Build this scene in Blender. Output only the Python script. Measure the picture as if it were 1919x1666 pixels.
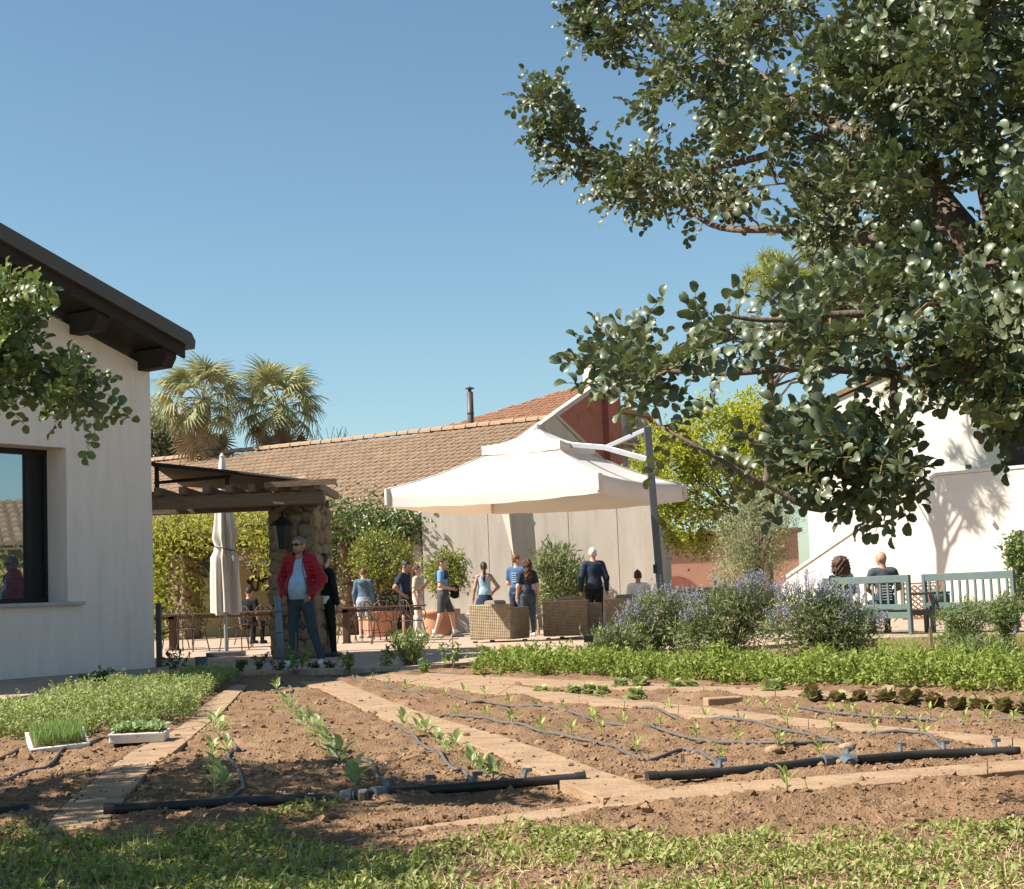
import bpy, math, random
import numpy as np
from mathutils import Matrix, Vector
random.seed(7); rng = np.random.default_rng(7)
R = math.radians
scene = bpy.context.scene
for o in list(bpy.data.objects): bpy.data.objects.remove(o)

# ---------------------------------------------------------------- camera
FPX, CU, CV = 3000.0, 959.5, 833.0          # focal length and centre in photo pixels (1919 x 1666)
CAMZ = 0.85
PITCH, ROLL = math.atan(285 / FPX), R(-2.2)
cam_d = bpy.data.cameras.new('camera'); cam = bpy.data.objects.new('camera', cam_d)
scene.collection.objects.link(cam)
cam_d.sensor_width = 36; cam_d.lens = FPX / 1919 * 36; cam_d.clip_end = 3000; cam_d.clip_start = 0.1
CM = Matrix.Rotation(math.pi / 2 + PITCH, 3, 'X') @ Matrix.Rotation(ROLL, 3, 'Z')
cam.matrix_world = Matrix.Translation((0, 0, CAMZ)) @ CM.to_4x4()
scene.camera = cam

# ---------------------------------------------------------------- sky, sun, exposure
SUN_EL = R(47)
SUN_H = Vector((-0.97, -0.20)).normalized()             # horizontal direction towards the sun
to_sun = Vector((SUN_H.x * math.cos(SUN_EL), SUN_H.y * math.cos(SUN_EL), math.sin(SUN_EL)))
w = bpy.data.worlds.new('World'); scene.world = w; w.use_nodes = True
nt = w.node_tree; bg = nt.nodes['Background']
sky = nt.nodes.new('ShaderNodeTexSky'); sky.sky_type = 'NISHITA'; sky.sun_disc = False
sky.sun_elevation = SUN_EL; sky.sun_rotation = math.atan2(SUN_H.x, SUN_H.y)
sky.air_density = 1.0; sky.dust_density = 0.5; sky.ozone_density = 1.0
tint = nt.nodes.new('ShaderNodeMix'); tint.data_type = 'RGBA'; tint.blend_type = 'MULTIPLY'; tint.inputs[0].default_value = 1
tint.inputs[7].default_value = (.85, 1.0, .98, 1)      # the whole sky a little more cyan, as the photograph's white balance has it
nt.links.new(sky.outputs[0], tint.inputs[6]); nt.links.new(tint.outputs[2], bg.inputs[0]); bg.inputs[1].default_value = 0.063
sd = bpy.data.lights.new('sun', 'SUN'); sd.energy = 5.0; sd.angle = R(0.55); sd.color = (1, .93, .82)
sun = bpy.data.objects.new('sun', sd); scene.collection.objects.link(sun)
sun.rotation_euler = to_sun.to_track_quat('Z', 'Y').to_euler()
scene.view_settings.view_transform = 'Standard'; scene.view_settings.look = 'None'
scene.view_settings.gamma = 1; scene.view_settings.use_curve_mapping = False
scene.view_settings.exposure = 1.17
scene.render.engine = 'CYCLES'

# ---------------------------------------------------------------- helpers: pixels to places
def ray(u, v):
    d = CM @ Vector(((u - CU) / FPX, -(v - CV) / FPX, -1)); return d
def P(u, v, y):
    d = ray(u, v); t = y / d.y; return np.array((d.x * t, y, CAMZ + d.z * t))
def G(u, v, z=0.0):
    d = ray(u, v); t = (z - CAMZ) / d.z; return np.array((d.x * t, d.y * t, z))

# ---------------------------------------------------------------- helpers: meshes
C = scene.collection
class MB:
    def __init__(s): s.v = []; s.f = []; s.n = 0
    def add(s, v, *fs):
        v = np.asarray(v, float).reshape(-1, 3); s.v.append(v)
        for f in fs:
            f = np.asarray(f, int)
            if f.ndim == 1: f = f.reshape(1, -1)
            s.f.append(f + s.n)
        s.n += len(v); return s
    def box(s, c, size, rz=0, M=None):
        x, y, z = np.array(size) / 2
        v = np.array([(-x,-y,-z),(x,-y,-z),(x,y,-z),(-x,y,-z),(-x,-y,z),(x,-y,z),(x,y,z),(-x,y,z)])
        if M is not None: v = v @ np.array(M).T
        if rz: a = np.array(((math.cos(rz), -math.sin(rz), 0), (math.sin(rz), math.cos(rz), 0), (0,0,1))); v = v @ a.T
        return s.add(v + np.array(c), BOXF)
    def beam(s, a, b, w, h, up=(0,0,1)):
        a = np.array(a, float); b = np.array(b, float); d = b - a; L = np.linalg.norm(d); d /= L
        x = np.cross(d, up); x /= np.linalg.norm(x); z = np.cross(x, d)
        return s.box((a + b) / 2, (w, L, h), M=np.stack([x, d, z], 1))
    def prism(s, poly, vec):
        poly = np.asarray(poly, float); n = len(poly); v = np.concatenate([poly, poly + np.array(vec)])
        s.add(v, np.array([[i, (i+1) % n, n + (i+1) % n, n + i] for i in range(n)]))
        s.f.append(np.arange(n)[::-1].reshape(1, -1) + s.n - 2*n); s.f.append(np.arange(n, 2*n).reshape(1, -1) + s.n - 2*n)
        return s
    def tube(s, pts, rad, k=8, cap=True):
        pts = np.asarray(pts, float); n = len(pts)
        rad = np.full(n, rad) if np.isscalar(rad) else np.asarray(rad, float)
        t = np.gradient(pts, axis=0); t /= np.linalg.norm(t, axis=1)[:, None] + 1e-9
        up = np.array((0, 0, 1.0)) if abs(t[0][2]) < .9 else np.array((1.0, 0, 0))
        x = np.cross(t, up); x /= np.linalg.norm(x, axis=1)[:, None] + 1e-9; y = np.cross(x, t)
        a = np.arange(k) / k * 2 * math.pi
        ring = pts[:, None] + rad[:, None, None] * (np.cos(a)[None, :, None] * x[:, None] + np.sin(a)[None, :, None] * y[:, None])
        i, j = np.meshgrid(np.arange(n - 1), np.arange(k), indexing='ij'); j2 = (j + 1) % k
        q = np.stack([i*k + j, i*k + j2, (i+1)*k + j2, (i+1)*k + j], -1).reshape(-1, 4)
        fs = [q]
        s.add(ring.reshape(-1, 3), *fs)
        if cap:
            s.f.append(np.arange(k)[::-1].reshape(1, -1) + s.n - n*k); s.f.append(np.arange((n-1)*k, n*k).reshape(1, -1) + s.n - n*k)
        return s
    def lathe(s, prof, k=20, c=(0,0,0)):
        prof = np.asarray(prof, float); n = len(prof); a = np.arange(k) / k * 2 * math.pi
        v = np.stack([prof[:, :1] * np.cos(a), prof[:, :1] * np.sin(a), np.repeat(prof[:, 1:], k, 1)], -1).reshape(-1, 3) + np.array(c)
        i, j = np.meshgrid(np.arange(n - 1), np.arange(k), indexing='ij'); j2 = (j + 1) % k
        return s.add(v, np.stack([i*k + j, i*k + j2, (i+1)*k + j2, (i+1)*k + j], -1).reshape(-1, 4))
    def bake(s, tmpl, M, pos):            # many copies of a small template: M (n,3,3), pos (n,3)
        tv, tf = tmpl; n = len(pos)
        v = np.einsum('nij,kj->nki', M, tv) + pos[:, None]
        off = (np.arange(n) * len(tv))[:, None, None]
        s.add(v.reshape(-1, 3), *[(f[None] + off).reshape(-1, f.shape[1]) for f in tf]); return s
    def mesh(s, name, mat, smooth=False):
        me = bpy.data.meshes.new(name); v = np.concatenate(s.v)
        me.vertices.add(len(v)); me.vertices.foreach_set('co', v.astype(np.float32).ravel())
        lt = np.concatenate([np.full(len(f), f.shape[1]) for f in s.f]); lv = np.concatenate([f.ravel() for f in s.f])
        me.loops.add(len(lv)); me.loops.foreach_set('vertex_index', lv.astype(np.int32))
        me.polygons.add(len(lt)); ls = np.concatenate([[0], np.cumsum(lt)[:-1]])
        me.polygons.foreach_set('loop_start', ls.astype(np.int32))
        me.polygons.foreach_set('use_smooth', np.full(len(lt), smooth, bool))
        me.update(calc_edges=True); me.validate()
        if mat: me.materials.append(mat)
        return me
BOXF = np.array([(0,3,2,1),(4,5,6,7),(0,1,5,4),(1,2,6,5),(2,3,7,6),(3,0,4,7)])
def tag(o, label=None, cat=None, group=None, kind=None):
    if label: o['label'] = label
    if cat: o['category'] = cat
    if group: o['group'] = group
    if kind: o['kind'] = kind
    return o
def thing(name, label, cat, loc=(0,0,0), rz=0, group=None):
    o = bpy.data.objects.new(name, None); C.objects.link(o); o.location = loc; o.rotation_euler = (0, 0, rz)
    o.empty_display_size = .1
    return tag(o, label, cat, group)
def part(name, mb, mat, parent=None, smooth=False, bevel=0, kind=None, label=None):
    me = mb.mesh(name, mat, smooth) if isinstance(mb, MB) else mb
    o = bpy.data.objects.new(name, me); C.objects.link(o)
    if parent: o.parent = parent
    if bevel:
        m = o.modifiers.new('bevel', 'BEVEL'); m.width = bevel; m.segments = 2; m.limit_method = 'ANGLE'
    if kind: o['kind'] = kind
    if label: o['label'] = label
    return o
def dup(root, loc=None, rz=None, label=None):
    r = root.copy(); C.objects.link(r)
    if loc is not None: r.location = loc
    if rz is not None: r.rotation_euler = (0, 0, rz)
    if label: r['label'] = label
    for ch in list(root.children):
        c = ch.copy(); C.objects.link(c); c.parent = r
        for g in ch.children:
            d = g.copy(); C.objects.link(d); d.parent = c
    return r
def rotz(a): return np.array(((math.cos(a), -math.sin(a), 0), (math.sin(a), math.cos(a), 0), (0, 0, 1)))
def frames(d, n):                           # leaf frames: y along d, z near n
    d = d / (np.linalg.norm(d, axis=1)[:, None] + 1e-9)
    x = np.cross(d, n); x /= np.linalg.norm(x, axis=1)[:, None] + 1e-9
    return np.stack([x, d, np.cross(x, d)], -1)
def smooth_path(pts, k=6):                  # Catmull-Rom
    p = np.asarray(pts, float); p = np.concatenate([[2*p[0]-p[1]], p, [2*p[-1]-p[-2]]]); out = []
    for i in range(1, len(p) - 2):
        for t in np.arange(k) / k:
            a, b, c, d = p[i-1:i+3]
            out.append(.5 * (2*b + (c-a)*t + (2*a-5*b+4*c-d)*t*t + (3*b-a-3*c+d)*t**3))
    out.append(p[-2]); return np.array(out)
def vnoise(x, y, seed=0):                   # value noise
    r = np.random.default_rng(seed).random((256, 256))
    xi = np.floor(x).astype(int); yi = np.floor(y).astype(int); fx = x - xi; fy = y - yi
    fx = fx*fx*(3-2*fx); fy = fy*fy*(3-2*fy)
    g = lambda a, b: r[a % 256, b % 256]
    return (g(xi,yi)*(1-fx)+g(xi+1,yi)*fx)*(1-fy) + (g(xi,yi+1)*(1-fx)+g(xi+1,yi+1)*fx)*fy
def inpoly(x, y, poly):
    r = np.zeros(len(x), bool); n = len(poly); j = n - 1
    for i in range(n):
        xi, yi = poly[i][:2]; xj, yj = poly[j][:2]
        c = ((yi > y) != (yj > y)) & (x < (xj - xi) * (y - yi) / (yj - yi + 1e-12) + xi); r ^= c; j = i
    return r
def in_poly_points(poly, n):
    poly = np.asarray(poly)[:, :2]; lo, hi = poly.min(0), poly.max(0); out = np.zeros((0, 2))
    while len(out) < n:
        p = lo + rng.random((n * 3, 2)) * (hi - lo); out = np.concatenate([out, p[inpoly(p[:, 0], p[:, 1], poly)]])
    return out[:n]
def unit(n): v = rng.normal(size=(n, 3)); return v / np.linalg.norm(v, axis=1)[:, None]

# ---------------------------------------------------------------- helpers: materials
def mat(name, c1, c2=None, scale=6, rough=.8, bump=.0, bscale=60, spec=.3, island=False, trans=0, tcol=None, metal=0, stretch=(1,1,1), c3=None, hue=0, sheen=0):
    m = bpy.data.materials.new(name); m.use_nodes = True; n = m.node_tree.nodes; L = m.node_tree.links
    b = n['Principled BSDF']; b.inputs['Roughness'].default_value = rough; b.inputs['Metallic'].default_value = metal
    b.inputs['Specular IOR Level'].default_value = spec
    c2 = c2 or tuple(c * .75 for c in c1)
    tc = n.new('ShaderNodeTexCoord'); mp = n.new('ShaderNodeMapping'); mp.inputs['Scale'].default_value = stretch
    L.new(tc.outputs['Object'], mp.inputs[0])
    ramp = n.new('ShaderNodeValToRGB'); e = ramp.color_ramp.elements
    e[0].position = .3; e[1].position = .7; e[0].color = (*c1, 1); e[1].color = (*c2, 1)
    if c3: k = e.new(.5); k.color = (*c3, 1)
    if island:
        g = n.new('ShaderNodeNewGeometry'); L.new(g.outputs['Random Per Island'], ramp.inputs[0]); e[0].position = 0; e[1].position = 1
    else:
        t = n.new('ShaderNodeTexNoise'); t.inputs['Scale'].default_value = scale; t.inputs['Detail'].default_value = 8; t.inputs['Roughness'].default_value = .62
        L.new(mp.outputs[0], t.inputs['Vector']); L.new(t.outputs[0], ramp.inputs[0])
    L.new(ramp.outputs[0], b.inputs['Base Color'])
    if bump:
        t2 = n.new('ShaderNodeTexNoise'); t2.inputs['Scale'].default_value = bscale; t2.inputs['Detail'].default_value = 6
        L.new(mp.outputs[0], t2.inputs['Vector'])
        bp = n.new('ShaderNodeBump'); bp.inputs['Strength'].default_value = bump; bp.inputs['Distance'].default_value = .02
        L.new(t2.outputs[0], bp.inputs['Height']); L.new(bp.outputs[0], b.inputs['Normal'])
    if trans:
        tr = n.new('ShaderNodeBsdfTranslucent'); mx = n.new('ShaderNodeMixShader'); mx.inputs[0].default_value = trans
        if tcol: tr.inputs[0].default_value = (*tcol, 1)
        else: L.new(ramp.outputs[0], tr.inputs[0])
        L.new(b.outputs[0], mx.inputs[1]); L.new(tr.outputs[0], mx.inputs[2]); L.new(mx.outputs[0], n['Material Output'].inputs[0])
    return m
def stain(m, amount, c, sc=(.6,.6,.12), lo=.52, hi=.75):
    n = m.node_tree.nodes; L = m.node_tree.links; b = n['Principled BSDF']; src = b.inputs['Base Color'].links[0].from_socket
    tc = n.new('ShaderNodeTexCoord'); mp = n.new('ShaderNodeMapping'); mp.inputs['Scale'].default_value = sc; L.new(tc.outputs['Object'], mp.inputs[0])
    t = n.new('ShaderNodeTexNoise'); t.inputs['Scale'].default_value = 4; t.inputs['Detail'].default_value = 9; t.inputs['Roughness'].default_value = .65; L.new(mp.outputs[0], t.inputs['Vector'])
    rp = n.new('ShaderNodeValToRGB'); rp.color_ramp.elements[0].position = lo; rp.color_ramp.elements[1].position = hi; rp.color_ramp.elements[1].color = (amount,)*3 + (1,); L.new(t.outputs[0], rp.inputs[0])
    mx = n.new('ShaderNodeMix'); mx.data_type = 'RGBA'; L.new(rp.outputs[0], mx.inputs[0]); L.new(src, mx.inputs[6]); mx.inputs[7].default_value = (*c, 1); L.new(mx.outputs[2], b.inputs['Base Color'])
def brick_mat(name, c1, c2, mortar, scale, w, h, rough=.85, bump=.4, msize=.012):
    m = mat(name, c1, c2, scale=3, rough=rough); n = m.node_tree.nodes; L = m.node_tree.links; b = n['Principled BSDF']
    br = n.new('ShaderNodeTexBrick'); br.inputs['Scale'].default_value = scale; br.inputs['Brick Width'].default_value = w; br.inputs['Row Height'].default_value = h
    br.inputs['Mortar Size'].default_value = msize; br.inputs['Color1'].default_value = (*c1, 1); br.inputs['Color2'].default_value = (*c2, 1); br.inputs['Mortar'].default_value = (*mortar, 1)
    L.new(n['Mapping'].outputs[0], br.inputs['Vector'])
    t = n.new('ShaderNodeTexNoise'); t.inputs['Scale'].default_value = 2.5; t.inputs['Detail'].default_value = 8; L.new(n['Mapping'].outputs[0], t.inputs['Vector'])
    mx = n.new('ShaderNodeMix'); mx.data_type = 'RGBA'; mx.blend_type = 'OVERLAY'; mx.inputs[0].default_value = .45
    L.new(br.outputs[0], mx.inputs[6]); L.new(t.outputs[0], mx.inputs[7]); L.new(mx.outputs[2], b.inputs['Base Color'])
    bp = n.new('ShaderNodeBump'); bp.inputs['Strength'].default_value = bump; bp.inputs['Distance'].default_value = .01
    L.new(br.outputs[1], bp.inputs['Height']); bp.invert = True; L.new(bp.outputs[0], b.inputs['Normal'])
    return m
M_soil = mat('soil', (.165,.100,.057), (.275,.175,.103), scale=2.6, rough=.95, bump=1.0, bscale=70, c3=(.215,.132,.077), spec=.1)
M_clod = mat('soil_clod', (.17,.105,.060), (.30,.195,.12), island=True, rough=.95, bump=.6, bscale=90, spec=.1)
M_ground = mat('ground_earth', (.16,.13,.07), (.10,.13,.05), scale=.6, rough=.95, bump=.4, bscale=8)
M_pave = brick_mat('terrace_paving', (.42,.31,.225), (.36,.26,.19), (.25,.19,.14), 1, .24, .12, msize=.006)
M_slab = mat('path_slab', (.36,.245,.15), (.24,.155,.09), scale=5, rough=.9, bump=.5, bscale=40, c3=(.31,.205,.125), stretch=(1,1,1))
M_plaster = mat('grey_plaster', (.84,.71,.635), (.76,.645,.575), scale=2.2, rough=.92, bump=.45, bscale=16, stretch=(3,3,.5))
M_white = mat('white_plaster', (.66,.61,.54), (.60,.55,.485), scale=1.5, rough=.9, bump=.1, bscale=25)
M_concrete = mat('concrete', (.50,.44,.37), (.40,.35,.295), scale=1.6, rough=.9, bump=.15, bscale=20, stretch=(2,2,.35))
M_joint = mat('panel_joint', (.26,.235,.20), rough=.95)
M_yellow = mat('ochre_plaster', (.44,.34,.17), (.37,.28,.14), scale=1.5, rough=.9)
M_redwall = mat('red_plaster', (.30,.085,.055), (.19,.07,.05), scale=1.2, rough=.92, c3=(.34,.13,.085), bump=.2)
M_pink = mat('pink_plaster', (.55,.31,.22), (.48,.26,.18), scale=1, rough=.9)
M_stained = mat('stained_wall', (.40,.37,.34), (.05,.045,.04), scale=1.3, rough=.95)
M_tile = mat('clay_tile', (.34,.235,.155), (.46,.345,.245), island=True, rough=.95, c3=(.26,.18,.12), bump=.3, bscale=20)
M_tilebase = mat('clay_tile_channel', (.20,.125,.075), (.15,.09,.055), scale=4, rough=.95)
M_redtile = mat('red_clay_tile', (.36,.195,.115), (.46,.27,.17), island=True, rough=.9, c3=(.28,.145,.085))
M_brownmetal = mat('brown_metal', (.075,.062,.055), (.065,.054,.048), scale=3, rough=.5, spec=.4)
M_darkwood = mat('dark_wood', (.035,.026,.020), (.020,.015,.012), scale=5, rough=.75, bump=.3, bscale=30, stretch=(3,.4,3))
M_wood = mat('weathered_wood', (.24,.17,.115), (.15,.105,.07), scale=6, rough=.85, bump=.4, bscale=25, stretch=(.5,5,5))
M_reed = mat('reed_mat', (.30,.23,.155), (.16,.12,.08), scale=7, rough=.9, bump=.6, bscale=50, stretch=(12,.4,1))
M_stone = mat('field_stone', (.24,.165,.10), (.15,.105,.07), scale=3, rough=.9, bump=.7, bscale=18, c3=(.29,.205,.13))
M_mortar = mat('mortar', (.15,.105,.065), (.10,.07,.045), scale=12, rough=.95, bump=.5)
M_canvas = mat('white_canvas', (.70,.675,.63), (.66,.635,.59), scale=2, rough=.85, bump=.12, bscale=5, trans=.2, tcol=(.85,.62,.40))
M_canvas2 = mat('cream_canvas', (.72,.67,.60), (.64,.59,.52), scale=3, rough=.85, bump=.1, bscale=8, trans=.15)
M_greymetal = mat('grey_metal', (.10,.105,.115), (.085,.09,.10), scale=4, rough=.5, metal=.3)
M_alu = mat('light_aluminium', (.42,.43,.44), (.36,.37,.38), scale=4, rough=.45, metal=.5)
M_iron = mat('wrought_iron', (.085,.068,.055), (.05,.042,.036), scale=9, rough=.55, metal=.3)
M_rust = mat('rusty_brown_wood', (.10,.06,.038), (.075,.045,.03), scale=6, rough=.8)
M_terra = mat('terracotta', (.52,.27,.17), (.44,.22,.135), scale=3, rough=.85, bump=.1)
M_green = mat('blue_green_paint', (.105,.145,.138), (.085,.12,.115), scale=6, rough=.55, bump=.1)
M_pipe = mat('black_polyethylene', (.018,.018,.019), (.04,.036,.032), scale=9, rough=.5, bump=.1)
M_hose = mat('grey_drip_hose', (.075,.072,.07), (.13,.115,.10), scale=14, rough=.6)
M_fit = mat('blue_grey_fitting', (.075,.10,.12), (.12,.125,.125), scale=12, rough=.55)
M_foam = mat('polystyrene', (.80,.77,.72), (.70,.66,.60), scale=9, rough=.8, bump=.2, bscale=90)
M_bark = mat('bark', (.16,.115,.085), (.09,.065,.05), scale=10, rough=.9, bump=.6, bscale=25, stretch=(2,2,.6))
M_twig = mat('twig', (.22,.14,.07), (.15,.10,.055), scale=8, rough=.8)
M_carob = mat('carob_leaf', (.060,.080,.040), (.265,.275,.175), island=True, rough=.42, spec=.5, trans=.13, tcol=(.17,.21,.05), c3=(.130,.150,.082))
M_mastic = mat('broad_evergreen_leaf', (.10,.14,.05), (.19,.22,.09), island=True, rough=.4, spec=.5, trans=.22, tcol=(.17,.24,.05))
M_mint = mat('mint_leaf', (.165,.215,.035), (.27,.305,.075), island=True, rough=.6, trans=.3, tcol=(.26,.36,.05))
M_oreg = mat('oregano_leaf', (.235,.275,.085), (.35,.375,.165), island=True, rough=.65, trans=.3, tcol=(.3,.38,.09))
M_weed = mat('weed_leaf', (.19,.225,.055), (.35,.355,.13), island=True, rough=.6, trans=.3, tcol=(.28,.36,.05))
M_straw = mat('dry_straw', (.46,.36,.21), (.34,.25,.14), island=True, rough=.9)
M_grass = mat('grass_blade', (.17,.25,.035), (.28,.34,.07), island=True, rough=.6, trans=.3)
M_chive = mat('fine_seedling_blade', (.22,.33,.10), (.30,.40,.14), island=True, rough=.6, trans=.3)
M_sage = mat('pale_seedling_leaf', (.26,.36,.14), (.36,.45,.22), island=True, rough=.7, trans=.25)
M_brass = mat('brassica_leaf', (.26,.345,.165), (.38,.42,.20), island=True, rough=.5, trans=.3, tcol=(.35,.45,.12))
M_tiny = mat('young_leaf', (.26,.33,.07), (.36,.42,.12), island=True, rough=.6, trans=.3)
M_lett = mat('lettuce_leaf', (.29,.36,.12), (.42,.46,.20), island=True, rough=.55, trans=.35)
M_redlett = mat('red_lettuce_leaf', (.22,.115,.065), (.25,.28,.09), island=True, rough=.55, trans=.2)
M_lime = mat('lime_leaf', (.27,.31,.035), (.40,.41,.07), island=True, rough=.6, trans=.35, tcol=(.5,.5,.03))
M_wist = mat('wisteria_leaf', (.24,.26,.055), (.36,.35,.10), island=True, rough=.6, trans=.35, tcol=(.45,.45,.05))
M_ivy = mat('climber_leaf', (.06,.11,.025), (.14,.19,.045), island=True, rough=.4, spec=.6, trans=.2)
M_olive = mat('olive_leaf', (.22,.24,.11), (.32,.33,.18), island=True, rough=.6, trans=.2)
M_citrus = mat('citrus_leaf', (.16,.20,.03), (.30,.31,.06), island=True, rough=.4, spec=.5, trans=.3)
M_olean = mat('oleander_leaf', (.13,.17,.055), (.24,.26,.11), island=True, rough=.5, trans=.2)
M_salvia = mat('sage_shrub_leaf', (.135,.175,.065), (.24,.275,.115), island=True, rough=.6, trans=.25)
M_flower = mat('lavender_blue_flower', (.27,.265,.40), (.42,.41,.54), island=True, rough=.7, trans=.3)
M_lilac = mat('lilac_flower', (.45,.40,.58), (.60,.54,.70), island=True, rough=.7, trans=.3)
M_rosem = mat('rosemary_leaf', (.12,.17,.05), (.22,.27,.09), island=True, rough=.6, trans=.2)
M_pepper = mat('pepper_leaf', (.16,.23,.06), (.27,.34,.10), island=True, rough=.45, trans=.3)
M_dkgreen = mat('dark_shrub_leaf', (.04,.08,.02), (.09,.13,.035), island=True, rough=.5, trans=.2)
M_pine = mat('pine_needle', (.22,.26,.05), (.33,.34,.09), island=True, rough=.6, trans=.25)
M_palm = mat('palm_blade', (.24,.26,.11), (.42,.41,.23), island=True, rough=.5, trans=.2)
M_deadpalm = mat('dead_palm_blade', (.42,.31,.18), (.28,.19,.11), island=True, rough=.85, trans=.1)
M_glass = mat('tinted_window_glass', (.30,.36,.40), (.30,.36,.40), rough=.015, spec=1, metal=.85)
M_black = mat('black_frame', (.012,.012,.012), (.02,.02,.02), rough=.5)
M_cushion = mat('grey_cushion', (.22,.20,.185), (.18,.165,.15), scale=7, rough=.9)
def wicker(name, a, b):
    m = mat(name, a, b, scale=9, rough=.7); n = m.node_tree.nodes; L = m.node_tree.links; bs = n['Principled BSDF']
    last = None
    for ax, sc_ in (('X', 8), ('Y', 8), ('Z', 11)):
        wv = n.new('ShaderNodeTexWave'); wv.bands_direction = ax; wv.inputs['Scale'].default_value = sc_; wv.inputs['Distortion'].default_value = .8; L.new(n['Mapping'].outputs[0], wv.inputs[0])
        if last is None: last = wv.outputs[1]
        else:
            ad = n.new('ShaderNodeMath'); L.new(last, ad.inputs[0]); L.new(wv.outputs[1], ad.inputs[1]); last = ad.outputs[0]
    bp = n.new('ShaderNodeBump'); bp.inputs['Strength'].default_value = 1; bp.inputs['Distance'].default_value = .012
    L.new(last, bp.inputs['Height']); L.new(bp.outputs[0], bs.inputs['Normal'])
    mr = n.new('ShaderNodeMapRange'); mr.inputs[1].default_value = .3; mr.inputs[2].default_value = 2.2; mr.inputs[3].default_value = .45; mr.inputs[4].default_value = 1.15; L.new(last, mr.inputs[0])  # weave grooves darkened in the colour: shade between the strands painted in
    mx = n.new('ShaderNodeMix'); mx.data_type = 'RGBA'; mx.blend_type = 'MULTIPLY'; mx.inputs[0].default_value = 1; L.new(n['Color Ramp'].outputs[0], mx.inputs[6]); L.new(mr.outputs[0], mx.inputs[7]); L.new(mx.outputs[2], bs.inputs['Base Color']); return m
stain(M_plaster, .35, (.56,.48,.43), (1.6,1.6,.25)); stain(M_concrete, .6, (.30,.265,.225), (1.5,1.5,.2)); stain(M_white, .3, (.60,.53,.45), (.8,.8,.25)); stain(M_slab, .6, (.20,.13,.08), (1,1,1), .5, .7); stain(M_pave, .4, (.22,.165,.12), (.5,.5,.5)); stain(M_canvas, .18, (.55,.50,.43), (.7,.7,.7))
M_wicker = wicker('wicker', (.56,.44,.29), (.36,.26,.16))

# ================================================================ GROUND
SOILZ = -0.10
g = MB().add([(-700,-300,-.32),(700,-300,-.32),(700,1500,-.32),(-700,1500,-.32)], [0,1,2,3])
tag(part('ground', g, M_ground), kind='structure')
edge = [G(u, v, 0) for u, v in [(-900,1440),(-300,1350),(0,1312),(120,1290),(240,1268),(420,1259),(700,1252),(830,1245),(900,1239),(1060,1233),(1200,1222),(1420,1210),(1640,1196),(1919,1187),(2400,1170)]]
tp = [(p[0], p[1], -.30) for p in edge] + [(70, 32, -.30), (120, 160, -.30), (-120, 160, -.30), (-60, 14, -.30)]
tag(part('terrace', MB().prism(tp, (0, 0, .30)), M_pave), kind='structure')

# paths between the beds (photo outlines on the soil plane) made of slabs
PZ = -0.055
def gp(pts, z=PZ): return np.array([G(u, v, z) for u, v in pts])
PATHS = [  # (left edge, right edge)
 ([(77,1562),(117,1510),(200,1443),(240,1412),(310,1377),(352,1350),(385,1318),(417,1296),(440,1282)],
  [(200,1545),(222,1510),(290,1433),(333,1403),(375,1367),(410,1340),(436,1313),(452,1296),(466,1283)]),
 ([(557,1277),(613,1297),(710,1340),(847,1382),(950,1420),(1027,1453),(1130,1496)],
  [(640,1276),(690,1297),(785,1333),(913,1371),(1025,1407),(1120,1441),(1235,1478)]),
 ([(672,1268),(760,1279),(830,1289),(1000,1307),(1120,1319),(1300,1340),(1500,1363),(1700,1381),(1919,1399),(2150,1420)],
  [(700,1261),(800,1267),(900,1275),(1000,1289),(1120,1305),(1300,1323),(1500,1345),(1700,1364),(1919,1384),(2150,1404)]),
 ([(775,1267),(900,1276),(1000,1283),(1120,1288),(1290,1296),(1450,1303),(1600,1310)],
  [(800,1261),(900,1266),(1000,1272),(1120,1276),(1290,1284),(1450,1291),(1600,1298)]),
 ([(1130,1513),(1272,1501),(1508,1482),(1700,1464),(1919,1443),(2150,1420)],
  [(1150,1487),(1270,1473),(1500,1456),(1700,1441),(1919,1423),(2150,1402)]),
 ([(640,1562),(780,1547),(900,1533),(1020,1523),(1128,1513.5)],
  [(690,1546),(790,1533),(900,1517),(1020,1503),(1140,1489)]),
 ([(-300,1600),(-100,1590),(75,1578),(210,1573),(335,1577)], [(-300,1575),(-100,1572),(76,1564),(205,1557),(330,1568)]),
]
path_polys = []
for k, (le, re_) in enumerate(PATHS):
    a, b = gp(le), gp(re_); path_polys.append(np.concatenate([a, b[::-1]])[:, :2])
    if k == 5: a[:, 2] -= .028; b[:, 2] -= .03
    if k == 6: a[:, 2] -= .02; b[:, 2] -= .02
    root = bpy.data.objects.new('garden_path', None); C.objects.link(root); tag(root, kind='structure')
    root.location = (*a[0][:2], -.1)
    a, b = smooth_path(a, 8), smooth_path(b, 8)
    s = np.concatenate([[0], np.cumsum(np.linalg.norm(np.diff((a + b) / 2, axis=0), axis=1))])
    step = .95 if k not in (4,) else .85
    cuts = np.arange(0, s[-1] + .01, s[-1] / max(1, round(s[-1] / step)))
    for i in range(len(cuts) - 1):
        lo, hi = cuts[i] + .002, cuts[i+1] - .002
        q = lambda arr, t: np.array([np.interp(t, s, arr[:, c]) for c in range(3)])
        j = lambda: np.array((rng.normal() * .0012, rng.normal() * .0012, rng.normal() * .0015))
        ts = np.linspace(lo, hi, 3)
        ring = [q(a, t) + j() for t in ts] + [q(b, t) + j() for t in ts[::-1]]
        mb = MB().prism([r - np.array((0, 0, .09)) - np.array(root.location) for r in ring], (0, 0, .09))
        part('slab', mb, M_slab, root, bevel=.004)

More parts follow.
